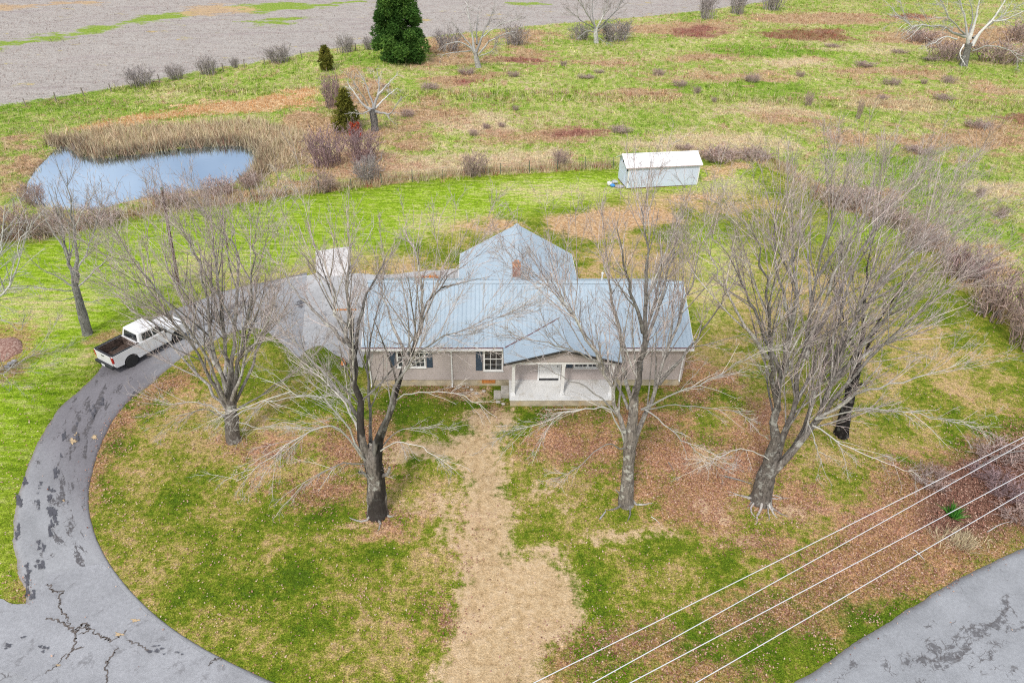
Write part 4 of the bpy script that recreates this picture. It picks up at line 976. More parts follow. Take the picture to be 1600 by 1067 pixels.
for s_ in (-1, 1):
    tb('tail_light', MB().box(-.03, .06, min(s_ * .76, s_ * .905), max(s_ * .76, s_ * .905), .80, 1.20), M['red'], bevel=.015)
    tb('headlight', MB().box(5.02, 5.235, min(s_ * .55, s_ * .88), max(s_ * .55, s_ * .88), .74, .93), M['lamp'], bevel=.02)
    tb('door_mirror', MB().box(3.42, 3.56, min(s_ * .93, s_ * 1.12), max(s_ * .93, s_ * 1.12), 1.18, 1.38), M['trim'], bevel=.03)
    for (xa, xb) in ((2.02, 2.75), (2.76, 3.70)):
        tb('door', MB().box(xa, xb, min(s_ * .897, s_ * .912), max(s_ * .897, s_ * .912), .50, 1.17), M['truck'], bevel=.006)
    tb('running_board', MB().box(1.75, 3.65, min(s_ * .80, s_ * .96), max(s_ * .80, s_ * .96), .33, .38), M['trim'])
tb('rear_bumper', MB().box(-.18, .0, -.86, .86, .42, .60), M['trim'], bevel=.03)
tb('front_bumper', MB().box(5.14, 5.33, -.86, .86, .40, .62), M['chrome'], bevel=.03)
tb('grille', MB().box(5.17, 5.245, -.52, .52, .66, .92), M['trim'])
tb('number_plate', MB().box(-.2, -.183, -.16, .16, .46, .58), M['white'])
for x in (1.05, 4.25):
    for s_ in (-1, 1):
        W_ = tb('wheel', MB().lathe([(.20, -.13), (.36, -.13), (.385, -.10), (.385, .10), (.36, .13), (.20, .13)], (x, s_ * .78, .385), 24, 1), M['tyre'], smooth=False)
        rm = MB().lathe([(.20, -.10), (.215, .135 * s_ if False else .12), (.17, .10), (.05, .125)], (x, s_ * .78, .385), 20, 1)
        if s_ < 0: rm.v = [(a_, 2 * s_ * .78 - b_, c_) for a_, b_, c_ in rm.v]
        tb('rim', rm, M['chrome'], W_)
tb('chassis', MB().box(.2, 5.0, -.5, .5, .26, .40).box(1.0, 1.1, -.7, .7, .34, .42).box(4.2, 4.3, -.7, .7, .34, .42), M['trim'])
# ------------------------------------------------------------------ trees
def spline(P, K):
    P = np.array(P, float)
    if len(P) == 2: return P[0] + (P[1] - P[0]) * np.linspace(0, 1, K)[:, None]
    Q = np.vstack([2 * P[0] - P[1], P, 2 * P[-1] - P[-2]]); out = []
    n = len(P) - 1
    for t in np.linspace(0, n - 1e-6, K):
        i = int(t); f = t - i; a, b, c, d = Q[i:i + 4]
        out.append(.5 * ((2 * b) + (c - a) * f + (2 * a - 5 * b + 4 * c - d) * f * f + (3 * b - a - 3 * c + d) * f ** 3))
    return np.array(out)

def sprout(P, Rd, pale, rng, per_m, ang, lf, K, trop, wob, tmin=.12, nmax=60, rmin=.006, rk=.5, minlen=.15, lmax=99, grav=None):
    """children of every path; returns P, R, pale arrays"""
    N, Kp, _ = P.shape
    Ls = np.linalg.norm(np.diff(P, axis=1), axis=2).sum(1)
    cnt = np.clip(rng.poisson(per_m * Ls), 1, nmax)
    par = np.repeat(np.arange(N), cnt); Mn = len(par)
    t = tmin + (1 - tmin) * rng.uniform(0, 1, Mn) ** .72; t = np.minimum(t, .985)
    fk = t * (Kp - 1); i0 = fk.astype(int); fr = (fk - i0)[:, None]
    p0 = P[par, i0] * (1 - fr) + P[par, i0 + 1] * fr
    tan = P[par, i0 + 1] - P[par, i0]; tan /= np.linalg.norm(tan, axis=1, keepdims=True) + 1e-9
    r0 = Rd[par, i0] * (1 - fr[:, 0]) + Rd[par, i0 + 1] * fr[:, 0]
    rv = rng.normal(0, 1, (Mn, 3)); perp = rv - (rv * tan).sum(1, keepdims=True) * tan; perp /= np.linalg.norm(perp, axis=1, keepdims=True) + 1e-9
    a = np.radians(rng.normal(ang, 9, Mn))[:, None]
    d = np.cos(a) * tan + np.sin(a) * perp
    ln = np.minimum(Ls[par] * lf * (1.1 - .45 * t) * rng.uniform(.55, 1.3, Mn), lmax); ln = np.maximum(ln * np.where(pale[par] > .5, .72, 1.), minlen)
    rs = np.maximum(np.minimum(r0 * rk * rng.uniform(.7, 1.1, Mn), np.where(pale[par] > .5, .010, .0125) * ln + .003), rmin)
    pos = p0.copy(); out = [pos.copy()]; st = ln[:, None] / (K - 1)
    pl = pale[par]; tr = np.zeros((Mn, 1)) + trop
    if grav is not None: tr = np.where(pl[:, None] > .5, grav, tr)
    for k in range(1, K):
        d = d + rng.normal(0, wob, (Mn, 3)); d[:, 2:] += tr; d /= np.linalg.norm(d, axis=1, keepdims=True) + 1e-9
        pos = pos + d * st; pos[:, 2] = np.maximum(pos[:, 2], .08); out.append(pos.copy())
    Pn = np.stack(out, 1); re = np.maximum(rs * .35, rmin * .7)
    Rn = rs[:, None] + (re - rs)[:, None] * np.linspace(0, 1, K)[None, :]
    return Pn, Rn, pl

def tube_set(sets, S, rng, rough=0.):
    Vs, Qs, ra_, pa, sh = [], [], [], [], []; n = 0
    for (P, Rd, pl), S_ in zip(sets, S):
        R2 = Rd
        V, q = tubes(P, R2, S_); N, K, _ = P.shape
        if rough and S_ > 7:
            ax = np.repeat(P.reshape(-1, 3), S_, 0); rr = np.repeat(Rd.ravel(), S_)
            k = np.tile(np.arange(S_), N * K)
            g = 1 + rough * (noise2(k * .9 + 3, V[:, 2] * .8) - .5) * 2 + rough * (rng.uniform(0, 1, len(V)) - .5)
            V = ax + (V - ax) * g[:, None]
        Vs.append(V); Qs.append(q + n); n += len(V)
        ra_.append(np.repeat(Rd.ravel(), S_)); pa.append(np.repeat(pl, K * S_)); sh.append(np.repeat(rng.uniform(.5, 1.45, N), K * S_))
    return np.concatenate(Vs), np.concatenate(Qs), {'rad': np.concatenate(ra_), 'pale': np.concatenate(pa), 'shade': np.concatenate(sh)}

def build_tree(name, base, trunk, limbs, mat, label, group=None, cat='tree', levels=(2.6, 3.4, 5., 0), ang=(27, 31, 34, 38), lf=(.40, .37, .42, .5), trop=(.055, .04, .03, .03),
               seed=1, roots=0, sc=1., twmat=None, rmin=.0048, flare=1.32, wob=.10, pale_low=True, K1=14, lr=1., drop=0.):
    """trunk: [(u,v,dy,r)], limbs: [([(u,v,dy)...], r0, r1, pale)] given where they stand at world distance base_y + dy"""
    rg = np.random.default_rng(seed)
    bp = GG(*base); by = bp[1]
    root = empty(name, bp, 0, label, cat, group)
    def W3(u, v, dy): return PY(u, v + max(0, 450 - v) * drop, by + dy)
    tp = [bp - np.array([0, 0, .25])] + [W3(u, v, dy) for u, v, dy, r in trunk[1:]]
    tr_ = [trunk[0][3]] + [r for *_, r in trunk[1:]]
    Kt = 16; TP = spline(tp, Kt); TRd = np.interp(np.linspace(0, 1, Kt), np.linspace(0, 1, len(tr_)), tr_)
    hgt_ = TP[:, 2] - bp[2]; TRd = TRd * (1 + (flare - 1) * np.exp(-np.maximum(hgt_, 0) / .45))
    L1P, L1R, L1p = [], [], []
    for pts, r0, r1, pl in limbs:
        Q = spline([W3(*p) for p in pts], K1)
        ln = np.linalg.norm(np.diff(Q, axis=0), axis=1).sum()
        jt = rg.normal(0, 1, Q.shape) * ln * .007; jt[0] = 0; Q = Q + jt
        Q[:, 2] = np.maximum(Q[:, 2], bp[2] + .12)
        L1P.append(Q); r0 = r0 * (1 - .38 * pl) if r0 < .09 else r0; L1R.append((r0 + (r1 * .8 - r0) * np.linspace(0, 1, K1) ** .78) * np.interp(np.linspace(0, 1, K1), [0, .25, 1], [1, .9, .85])); L1p.append(pl)
    L1 = (np.array(L1P), np.array(L1R) * lr, np.array(L1p, float) * (.85 if lr < 1 else 1))
    sets = [(TP[None], TRd[None], np.zeros(1)), L1]; SS = [16, 8]
    if roots:
        RP, RR = [], []
        for k in range(roots):
            a = rg.uniform(0, 2 * np.pi) if roots > 9 else k * 2 * np.pi / roots + rg.uniform(-.3, .3); ln = rg.uniform(.8, 1.9) * sc; p = bp + np.array([math.cos(a), math.sin(a), 0]) * trunk[0][3] * .7
            pts = [p + np.array([0, 0, .28])]
            for j in range(1, 7):
                a += rg.normal(0, .3); p = p + np.array([math.cos(a), math.sin(a), 0]) * ln / 6; pts.append(p + np.array([0, 0, .06 - .018 * j]))
            RP.append(pts); RR.append(np.linspace(.085, .015, 7) * rg.uniform(.6, 1.1))
        sets.append((np.array(RP), np.array(RR), np.zeros(roots) + .35)); SS.append(6)
    per, an_, lf_, tro = levels, ang, lf, trop
    L2 = sprout(*L1, rg, per[0], an_[0], lf_[0], 9, tro[0], wob * .45, .16, 40, rmin * 1.6, .6, .5 * sc, 4. * sc, grav=-.03)
    sets.append(L2); SS.append(5)
    V, q, at = tube_set(sets, SS, rg, .16)
    o = link('trunk', npmesh('trunk', V - bp, q, attrs=at, smooth=True), mat, root)
    L3 = sprout(*L2, rg, per[1], an_[1], lf_[1], 6, tro[1], wob * .7, .12, 30, rmin * 1.15, .5, .3 * sc, 2.2 * sc, grav=-.03)
    L4 = sprout(*L3, rg, per[2], an_[2], lf_[2], 4, tro[2], wob * 1.1, .1, 14, rmin, .55, .18 * sc, 1.1 * sc, grav=-.03)
    sets = [L3, L4]; SS = [4, 3]
    if per[3]:
        L5 = sprout(*L4, rg, per[3], an_[3], lf_[3], 3, tro[3], wob * 1.2, .1, 6, rmin * .8, .6, .12 * sc, .5 * sc); sets.append(L5); SS.append(3)
    # twigs continue the ends of the limbs too
    V, q, at = tube_set(sets, SS, rg)
    link('crown', npmesh('crown', V - bp, q, attrs=at), twmat or mat, root)
    return root

TG_ = 'bare maples on the front lawn'
# 1: left maple, dense upright stems
build_tree('maple_tree', (364, 688), [(364, 688, 0, .34), (362, 655, 0, .31), (360, 628, .1, .24), (360, 600, .2, .10)], [
 ([(357, 640, 0), (346, 590, .2), (332, 520, .5), (318, 440, .9), (300, 370, 1.3), (290, 345, 1.6)], .15, .02, 0),
 ([(360, 640, 0), (354, 570, .3), (346, 490, .8), (338, 400, 1.4), (330, 335, 2.)], .16, .02, 0),
 ([(362, 630, .1), (366, 560, .5), (371, 470, 1.2), (370, 380, 1.8), (363, 330, 2.5)], .17, .02, 0),
 ([(364, 630, .1), (375, 560, 0), (388, 480, -.2), (396, 400, -.2), (402, 345, 0)], .14, .018, 0),
 ([(354, 635, 0), (330, 590, -.2), (285, 520, -.4), (240, 460, -.4), (195, 400, -.2)], .12, .016, 0),
 ([(354, 640, 0), (322, 600, .4), (275, 545, 1), (225, 500, 1.6), (175, 455, 2.2)], .11, .015, 0),
 ([(364, 635, .2), (390, 585, 1.), (415, 520, 2.), (432, 460, 3), (440, 400, 4)], .11, .015, 0),
 ([(356, 625, .2), (335, 560, 1.5), (295, 480, 3), (262, 410, 4.2), (252, 375, 5)], .12, .015, 0),
 ([(358, 620, .2), (350, 540, 2.), (330, 450, 3.6), (320, 400, 4.8)], .11, .015, 0),
 ([(355, 630, 0), (320, 560, -1), (270, 480, -1.8), (225, 420, -2.4), (198, 385, -2.6)], .10, .015, 0),
 ([(362, 625, 0), (385, 560, -1.), (420, 490, -1.8), (440, 430, -2.2)], .10, .015, 0),
 ([(355, 655, -.1), (320, 640, -.8), (275, 655, -1.6), (235, 690, -2.2)], .06, .012, 1),
 ([(352, 650, 0), (315, 628, .2), (260, 630, .3), (210, 610, .3)], .06, .012, .4),
 ([(367, 650, -.1), (405, 632, -.8), (455, 620, -1.4), (505, 622, -1.8), (545, 600, -2)], .07, .012, 1),
 ([(368, 660, 0), (405, 668, -1.), (445, 660, -1.8), (480, 668, -2.2)], .05, .01, 1),
 ([(366, 645, .1), (410, 615, .8), (460, 580, 1.4), (500, 545, 1.8)], .07, .012, .3),
], M['bark'], 'dense many stemmed bare maple beside the curved driveway, nearest the pickup truck', TG_, seed=101, drop=.16, roots=0, levels=(2.3, 3.6, 5.4, 0))
# 2: two forked maple with dark wet limbs left of the dirt path
build_tree('maple_tree', (590, 803), [(590, 803, 0, .46), (588, 760, 0, .40), (583, 716, 0, .36), (582, 690, .2, .16)], [
 ([(576, 722, 0), (562, 660, -.1), (554, 605, -.1), (552, 560, 0), (537, 520, .2), (525, 480, .4), (512, 430, .7), (496, 375, 1)], .21, .025, 0),
 ([(590, 718, 0), (604, 665, .2), (621, 612, .4), (640, 560, .6), (655, 520, .8), (664, 485, 1), (690, 450, 1.3), (725, 410, 1.6)], .19, .02, 0),
 ([(655, 522, .8), (661, 480, .9), (658, 430, 1.), (645, 380, 1.1), (630, 345, 1.2)], .10, .018, 0),
 ([(552, 580, 0), (547, 500, .8), (545, 440, 1.2), (548, 385, 1.6), (545, 345, 2)], .13, .018, 0),
 ([(552, 562, 0), (566, 480, 1.2), (590, 425, 2.), (612, 375, 2.6)], .10, .016, 0),
 ([(585, 712, -.1), (596, 665, -.3), (614, 622, -.4), (634, 575, -.5), (662, 540, -.7), (712, 520, -1), (765, 495, -1.2)], .12, .016, .4),
 ([(580, 715, .2), (577, 640, .7), (575, 560, 1.4), (590, 500, 2.2), (600, 430, 3)], .10, .016, .2),
 ([(574, 722, -.1), (550, 690, -.8), (515, 662, -1.3), (470, 682, -1.8), (420, 715, -2.3), (366, 752, -2.7)], .085, .014, 1),
 ([(572, 715, 0), (540, 660, -.3), (500, 622, -.8), (450, 618, -1.2), (400, 632, -1.6), (350, 645, -2)], .085, .014, 1),
 ([(572, 725, -.2), (535, 725, -1.3), (495, 742, -1.9), (460, 770, -2.3), (432, 805, -2.6)], .06, .012, 1),
 ([(562, 655, 0), (520, 600, .6), (470, 545, 1.2), (425, 500, 1.6)], .10, .015, .3),
 ([(540, 535, .3), (495, 490, 1.), (455, 445, 1.6), (430, 395, 2)], .09, .015, 0),
 ([(620, 625, .2), (645, 612, -.3), (690, 612, -.9), (735, 622, -1.4), (775, 652, -1.8)], .065, .012, 1),
 ([(594, 705, 0), (625, 690, -1.), (665, 702, -1.7), (705, 730, -2.1)], .055, .012, 1),
 ([(594, 700, .2), (625, 672, .6), (670, 668, .8), (715, 672, .8)], .05, .012, .8),
 ([(640, 562, .6), (612, 500, 1.6), (596, 450, 2.2), (606, 400, 2.8)], .08, .014, 0),
 ([(575, 715, .3), (545, 640, 1.5), (500, 590, 2.5), (450, 560, 3.3)], .09, .014, .5),
 ([(690, 450, 1.2), (725, 440, .8), (765, 430, .4)], .05, .012, 0),
 ([(583, 757, 0), (572, 742, -.2), (561, 737, -.5)], .12, .09, .8),
 ([(594, 745, 0), (605, 740, -.2), (609, 730, -.4)], .12, .08, .3),
], M['bark2'], 'lichen covered bare maple with black wet forked limbs, left of the dirt track', TG_, seed=102, drop=.10, roots=5, levels=(2.3, 3.6, 5.5, 0), twmat=M['bark'])
# 3: maple in front of the porch
build_tree('maple_tree', (979, 788), [(979, 788, 0, .33), (981, 740, 0, .28), (985, 690, 0, .26), (989, 645, .1, .20), (993, 605, .2, .12)], [
 ([(989, 650, .1), (994, 610, .2), (1001, 560, .4), (1008, 500, .7), (1010, 430, 1.), (1008, 360, 1.3), (1002, 300, 1.7)], .205, .02, 0),
 ([(980, 715, 0), (968, 650, -.3), (955, 600, -.4), (935, 560, -.6), (908, 515, -.8), (880, 470, -1), (858, 425, -1)], .13, .018, 0),
 ([(988, 700, 0), (1012, 645, .4), (1032, 590, .9), (1047, 540, 1.4), (1066, 480, 2), (1086, 420, 2.5), (1092, 350, 3)], .14, .018, 0),
 ([(987, 655, .1), (974, 560, 1.2), (960, 480, 2.), (945, 420, 2.6), (930, 360, 3.2)], .12, .016, 0),
 ([(1002, 560, .4), (1028, 480, 1.8), (1050, 400, 2.6), (1062, 335, 3.2)], .11, .016, 0),
 ([(1005, 520, .5), (985, 450, .2), (970, 390, 0), (965, 330, 0)], .10, .016, 0),
 ([(975, 690, -.1), (950, 640, -1.), (905, 640, -1.7), (850, 662, -2.1), (805, 672, -2.4)], .075, .012, 1),
 ([(976, 700, -.1), (945, 695, -1.2), (905, 728, -1.8), (870, 748, -2.1)], .06, .012, 1),
 ([(1002, 640, 0), (1045, 620, -.5), (1100, 597, -.8), (1150, 572, -.9), (1195, 545, -.9)], .085, .014, 1),
 ([(1005, 640, -.1), (1060, 632, -.9), (1120, 640, -1.5), (1180, 645, -1.9)], .06, .012, 1),
 ([(1008, 640, -.2), (1050, 672, -1.3), (1095, 710, -1.9), (1150, 742, -2.2)], .06, .012, 1),
 ([(942, 570, -.5), (890, 545, -1.3), (835, 532, -1.9), (788, 520, -2.2)], .06, .012, .4),
 ([(950, 590, -.3), (905, 510, 0), (862, 455, .3), (822, 415, .5)], .08, .014, 0),
 ([(1030, 600, .8), (1080, 540, .8), (1122, 480, 1), (1150, 425, 1.4)], .08, .014, 0),
 ([(990, 620, .3), (1010, 520, 2.5), (1030, 440, 4), (1040, 380, 5)], .10, .015, 0),
 ([(982, 640, .3), (940, 560, 2), (900, 500, 3.2), (880, 450, 4)], .08, .014, 0),
 ([(970, 655, 0), (925, 610, .4), (870, 585, .6), (820, 560, .8)], .07, .013, .6),
], M['bark'], 'bare maple with a single dark trunk standing in front of the porch', TG_, seed=103, drop=.10, roots=5, levels=(2.3, 3.6, 5.4, 0))
# 4: big leaning maple, right
build_tree('maple_tree', (1190, 783), [(1190, 783, 0, .46), (1195, 757, .1, .42), (1202, 732, .15, .40), (1212, 705, .3, .20)], [
 ([(1198, 742, .1), (1207, 680, .2), (1216, 630, .4), (1227, 560, .8), (1236, 480, 1.2), (1240, 400, 1.6), (1238, 310, 2)], .29, .022, 0),
 ([(1216, 640, .4), (1206, 570, .1), (1200, 500, -.3), (1190, 410, -.7), (1168, 310, -1)], .14, .018, 0),
 ([(1202, 738, .2), (1226, 675, .7), (1246, 605, 1.4), (1262, 520, 2), (1276, 430, 2.6), (1290, 330, 3.2), (1300, 250, 3.6)], .20, .02, 0),
 ([(1206, 738, .2), (1242, 694, .8), (1270, 630, 1.6), (1290, 565, 2.4), (1320, 470, 3.4), (1358, 370, 4.2), (1395, 275, 4.8)], .19, .02, 0),
 ([(1208, 738, 0), (1250, 694, .2), (1283, 645, .6), (1308, 565, 1.), (1345, 480, 1.5), (1400, 400, 1.9), (1462, 320, 2.2)], .19, .018, 0),
 ([(1270, 665, .4), (1322, 600, .3), (1385, 535, .1), (1448, 475, 0), (1505, 425, -.2)], .12, .016, 0),
 ([(1275, 655, .2), (1345, 615, -.7), (1425, 592, -1.4), (1510, 562, -1.9)], .09, .014, .4),
 ([(1275, 655, .1), (1360, 640, -1), (1450, 650, -1.9), (1535, 670, -2.4)], .08, .013, 1),
 ([(1270, 665, 0), (1320, 695, -1.4), (1380, 722, -2.1), (1440, 742, -2.5)], .07, .012, 1),
 ([(1222, 590, .6), (1185, 500, 1.4), (1152, 425, 2.), (1122, 350, 2.6)], .11, .016, 0),
 ([(1258, 560, 1.8), (1320, 440, 4.5), (1365, 340, 5.8), (1410, 250, 6.8)], .12, .016, 0),
 ([(1295, 570, 2.3), (1372, 450, 3.8), (1432, 370, 4.8), (1480, 295, 5.6)], .11, .016, 0),
 ([(1236, 500, 1.1), (1215, 400, 1.8), (1210, 320, 2.4), (1222, 240, 3)], .09, .014, 0),
 ([(1276, 430, 2.6), (1320, 350, 3.4), (1350, 290, 4), (1365, 235, 4.6)], .08, .014, 0),
 ([(1300, 590, 1.4), (1365, 545, 1.7), (1430, 520, 2.2), (1490, 490, 2.8)], .09, .014, 0),
 ([(1268, 480, 2.4), (1262, 390, 3.6), (1250, 310, 4.6), (1262, 240, 5.4)], .09, .014, 0),
 ([(1345, 480, 1.5), (1410, 440, 1.), (1460, 400, .6), (1510, 370, .4)], .07, .013, 0),
 ([(1262, 660, -.2), (1275, 692, -1.3), (1283, 725, -1.6), (1300, 760, -1.8)], .05, .01, 1),
 ([(1204, 720, 0), (1165, 700, -1.), (1130, 712, -1.8), (1095, 730, -2.2)], .05, .01, 1),
 ([(1200, 560, 0), (1155, 490, -.6), (1120, 420, -.8), (1100, 350, -.8)], .09, .014, 0),
 ([(1262, 540, 1.8), (1300, 440, 1.4), (1335, 350, 1.2), (1372, 265, 1.)], .10, .015, 0),
 ([(1300, 600, .9), (1370, 510, .4), (1430, 440, 0), (1480, 370, -.2)], .09, .014, 0),
], M['bark'], 'largest bare maple with a fan of leaning limbs and exposed roots, nearest the power lines', TG_, seed=104, drop=.22, roots=14, levels=(2.15, 3.4, 5.2, 0))
# 5: dark trunked tree behind it
build_tree('black_trunked_tree', (1316, 680), [(1316, 680, 0, .34), (1322, 645, .1, .30), (1331, 605, .2, .27), (1340, 570, .4, .2)], [
 ([(1338, 575, .4), (1346, 530, .6), (1352, 480, .8), (1356, 420, 1), (1360, 350, 1.4)], .19, .018, 0),
 ([(1331, 610, .2), (1345, 600, 0), (1354, 604, -.3)], .08, .05, 0), ([(1325, 632, .1), (1314, 624, -.1), (1308, 622, -.3)], .08, .05, 0),
 ([(1342, 565, .4), (1370, 510, .2), (1400, 460, 0), (1420, 400, .2)], .09, .014, 0),
 ([(1340, 560, .5), (1320, 500, 1.), (1305, 440, 1.4), (1295, 380, 1.8)], .09, .014, 0),
 ([(1346, 540, .5), (1385, 500, 1.8), (1425, 470, 2.6), (1460, 440, 3.2)], .07, .012, 0),
], M['black'], 'slender tree with a black wet trunk behind the largest maple', seed=105, drop=.2, roots=0, levels=(2., 3, 4.4, 0), twmat=M['bark'])
# 6: young tree left of the truck
build_tree('young_maple_tree', (137, 522), [(137, 522, 0, .27), (126, 480, .1, .24), (117, 440, .2, .17), (116, 415, .3, .08)], [
 ([(117, 445, .2), (108, 405, .4), (100, 370, .6), (94, 330, .8), (86, 280, 1)], .15, .018, 0),
 ([(119, 440, .2), (120, 400, .2), (116, 350, .4), (110, 300, .6), (104, 255, .8)], .16, .018, 0),
 ([(116, 450, .1), (92, 432, -.3), (65, 418, -.8), (40, 395, -1.1)], .07, .012, 0), ([(119, 455, .2), (80, 452, .2), (40, 446, 0), (10, 450, 0)], .05, .012, 0),
 ([(121, 448, .2), (150, 418, .4), (172, 392, .6), (185, 350, .8)], .06, .012, 0), ([(119, 425, .3), (138, 380, 1), (150, 335, 1.6), (160, 295, 2)], .07, .012, 0),
 ([(102, 385, .6), (80, 350, .8), (66, 320, 1.), (55, 290, 1.2)], .06, .012, 0), ([(116, 350, .4), (135, 310, .2), (150, 280, 0)], .05, .012, 0),
 ([(125, 470, .2), (150, 470, .4), (178, 450, .6)], .04, .01, 0), ([(122, 462, 0), (95, 470, -1), (70, 468, -1.6)], .04, .01, 0),
], M['grey_bark'], 'young bare tree with a pale straight trunk on the lawn left of the pickup truck', seed=106, drop=.08, roots=0, levels=(2.8, 3.6, 5, 0), twmat=M['bark'])
# 7: tree at the left edge of the picture, standing just outside
build_tree('lichen_tree', (-75, 610), [(-75, 610, 0, .34), (-78, 560, 0, .3), (-72, 500, .1, .25)], [
 ([(-72, 505, 0), (-30, 480, .2), (5, 455, .4), (25, 420, .5), (30, 380, .6), (50, 345, .8)], .10, .014, 1),
 ([(-70, 500, .2), (-30, 450, .8), (-8, 410, 1), (5, 370, 1.2), (6, 320, 1.4)], .10, .014, .8),
 ([(-76, 550, 0), (-40, 570, -.4), (0, 583, -.6), (38, 562, -.8), (75, 548, -.9)], .08, .012, .3),
 ([(-74, 520, .1), (-40, 515, .5), (0, 500, .8), (32, 515, 1.), (37, 490, 1)], .05, .012, .2),
 ([(-72, 500, 0), (-90, 430, 0), (-95, 360, .2), (-90, 300, .6)], .14, .018, .3), ([(-60, 500, 0), (-30, 420, 2), (-10, 380, 3), (20, 350, 4)], .09, .014, .6),
], M['grey_bark'], 'lichen grey bare tree reaching in from the left edge of the lawn', seed=107, levels=(2.4, 3.4, 5., 0))
# background trees
def far_tree(base, trunk, limbs, mat, label, seed, sc=1.3, rmin=.011, levels=(2.4, 2.8, 3.4, 0), name='bare_tree', twmat=None, **k):
    return build_tree(name, base, trunk, limbs, mat, label, seed=seed, sc=sc, rmin=rmin, levels=levels, twmat=twmat, K1=10, lf=(.42, .42, .45, .5), wob=.16, **{'lr': .78, **k})
far_tree((586, 204), [(586, 204, 0, .42), (584, 185, 0, .38), (581, 170, 0, .36)], [
 ([(580, 172, 0), (568, 165, -.5), (556, 148, -1), (542, 128, -1)], .3, .05, 1), ([(583, 172, 0), (590, 150, .5), (592, 130, 1), (588, 108, 1)], .28, .05, 1), ([(586, 175, 0), (600, 178, -1), (612, 176, -1.5), (628, 150, -2)], .24, .05, 1),
 ([(584, 170, .5), (575, 140, 2), (565, 118, 3)], .2, .05, 1), ([(590, 150, .5), (606, 132, 0), (620, 118, 0)], .18, .05, 1), ([(580, 172, 0), (566, 178, -2), (552, 176, -3)], .16, .04, 1), ([(586, 170, 1), (605, 150, 3), (622, 138, 4)], .16, .04, 1), ([(575, 165, -.5), (560, 140, -3), (546, 118, -4)], .14, .04, 1)],
 M['white_bark'], 'squat white barked bare tree beside the small bronze cedar', 201)
far_tree((748, 106), [(748, 106, 0, .40), (744, 90, 0, .34), (742, 80, 0, .32)], [
 ([(742, 84, 0), (730, 72, -1), (715, 66, -2), (695, 70, -3)], .25, .05, 1), ([(742, 82, 0), (738, 55, 0), (732, 25, 0), (728, 0, 1)], .3, .05, .8), ([(744, 82, 0), (752, 60, 1), (762, 35, 2), (775, 8, 3)], .3, .05, .8), ([(748, 85, 0), (765, 66, -1), (785, 55, -2), (805, 50, -2)], .22, .05, 1),
 ([(742, 80, 1), (722, 55, 3), (705, 35, 4)], .2, .05, .6), ([(745, 70, 1), (745, 40, 3), (748, 10, 5)], .2, .05, .6), ([(750, 88, 0), (768, 80, -3), (778, 66, -4)], .15, .05, 1), ([(735, 80, 0), (712, 82, -3), (690, 86, -4)], .15, .05, 1), ([(752, 60, 1), (780, 40, 1), (808, 30, 1)], .15, .05, .5)],
 M['grey_bark'], 'tall pale bare tree right of the big dark cedar', 202, twmat=M['grey_twig'])
far_tree((932, 68), [(932, 68, 0, .45), (931, 55, 0, .38), (930, 45, 0, .32)], [
 ([(930, 48, 0), (922, 28, -1), (908, 8, -2), (900, -12, -2)], .25, .05, .2), ([(932, 48, 0), (940, 30, 0), (948, 8, 1), (952, -20, 1)], .28, .05, .2), ([(928, 50, 0), (915, 50, -1), (902, 62, -2)], .16, .05, 1), ([(934, 50, 0), (950, 38, -1), (962, 42, -2)], .16, .05, .6),
 ([(931, 45, 1), (925, 15, 3), (930, -20, 4)], .2, .05, .2), ([(935, 45, 1), (960, 20, 3), (975, -5, 4)], .18, .05, .2), ([(928, 45, 0), (905, 30, 0), (885, 12, 0)], .16, .05, .2), ([(936, 60, 0), (945, 66, -2), (955, 70, -3)], .1, .04, 1)],
 M['grey_bark'], 'gnarled bare tree with broken low limbs at the edge of the crop field', 203, twmat=M['grey_twig'])
far_tree((1506, 103), [(1506, 103, 0, .6), (1510, 85, 0, .55), (1514, 68, 0, .5)], [
 ([(1508, 58, 0), (1495, 52, -1), (1480, 44, -2), (1462, 41, -3), (1440, 42, -4), (1420, 38, -5), (1398, 20, -6)], .26, .07, 1), ([(1512, 68, 0), (1510, 40, 0), (1503, 15, 0), (1495, -15, 0)], .3, .06, 1), ([(1514, 62, 0), (1524, 35, 0), (1530, 5, 0), (1532, -30, 0)], .34, .06, 1), ([(1518, 72, 0), (1535, 48, 0), (1552, 28, 0), (1572, 0, 0), (1580, -30, 0)], .34, .06, 1),
 ([(1550, 33, 0), (1570, 32, -1), (1590, 22, -2), (1620, 10, -3)], .2, .05, 1), ([(1508, 55, 0), (1500, 45, -2), (1484, 30, -3), (1478, 15, -3), (1470, 0, -3)], .18, .05, 1), ([(1495, 62, -2), (1475, 58, -4), (1462, 66, -5), (1448, 72, -6)], .14, .05, 1),
 ([(1506, 70, -3), (1500, 85, -4), (1508, 102, -5)], .13, .06, 1), ([(1520, 80, 0), (1550, 72, -2), (1580, 80, -3), (1600, 90, -4)], .13, .04, .4), ([(1512, 60, 3), (1520, 25, 5), (1512, -10, 7)], .2, .05, .8), ([(1520, 60, 2), (1560, 30, 5), (1600, 5, 7)], .18, .05, .8)],
 M['white_bark'], 'large white limbed sycamore with sprawling bare branches at the upper right', 204, sc=1.6, lr=.98, rmin=.014, levels=(1.8, 2., 2.4, 0), twmat=M['grey_bark'])

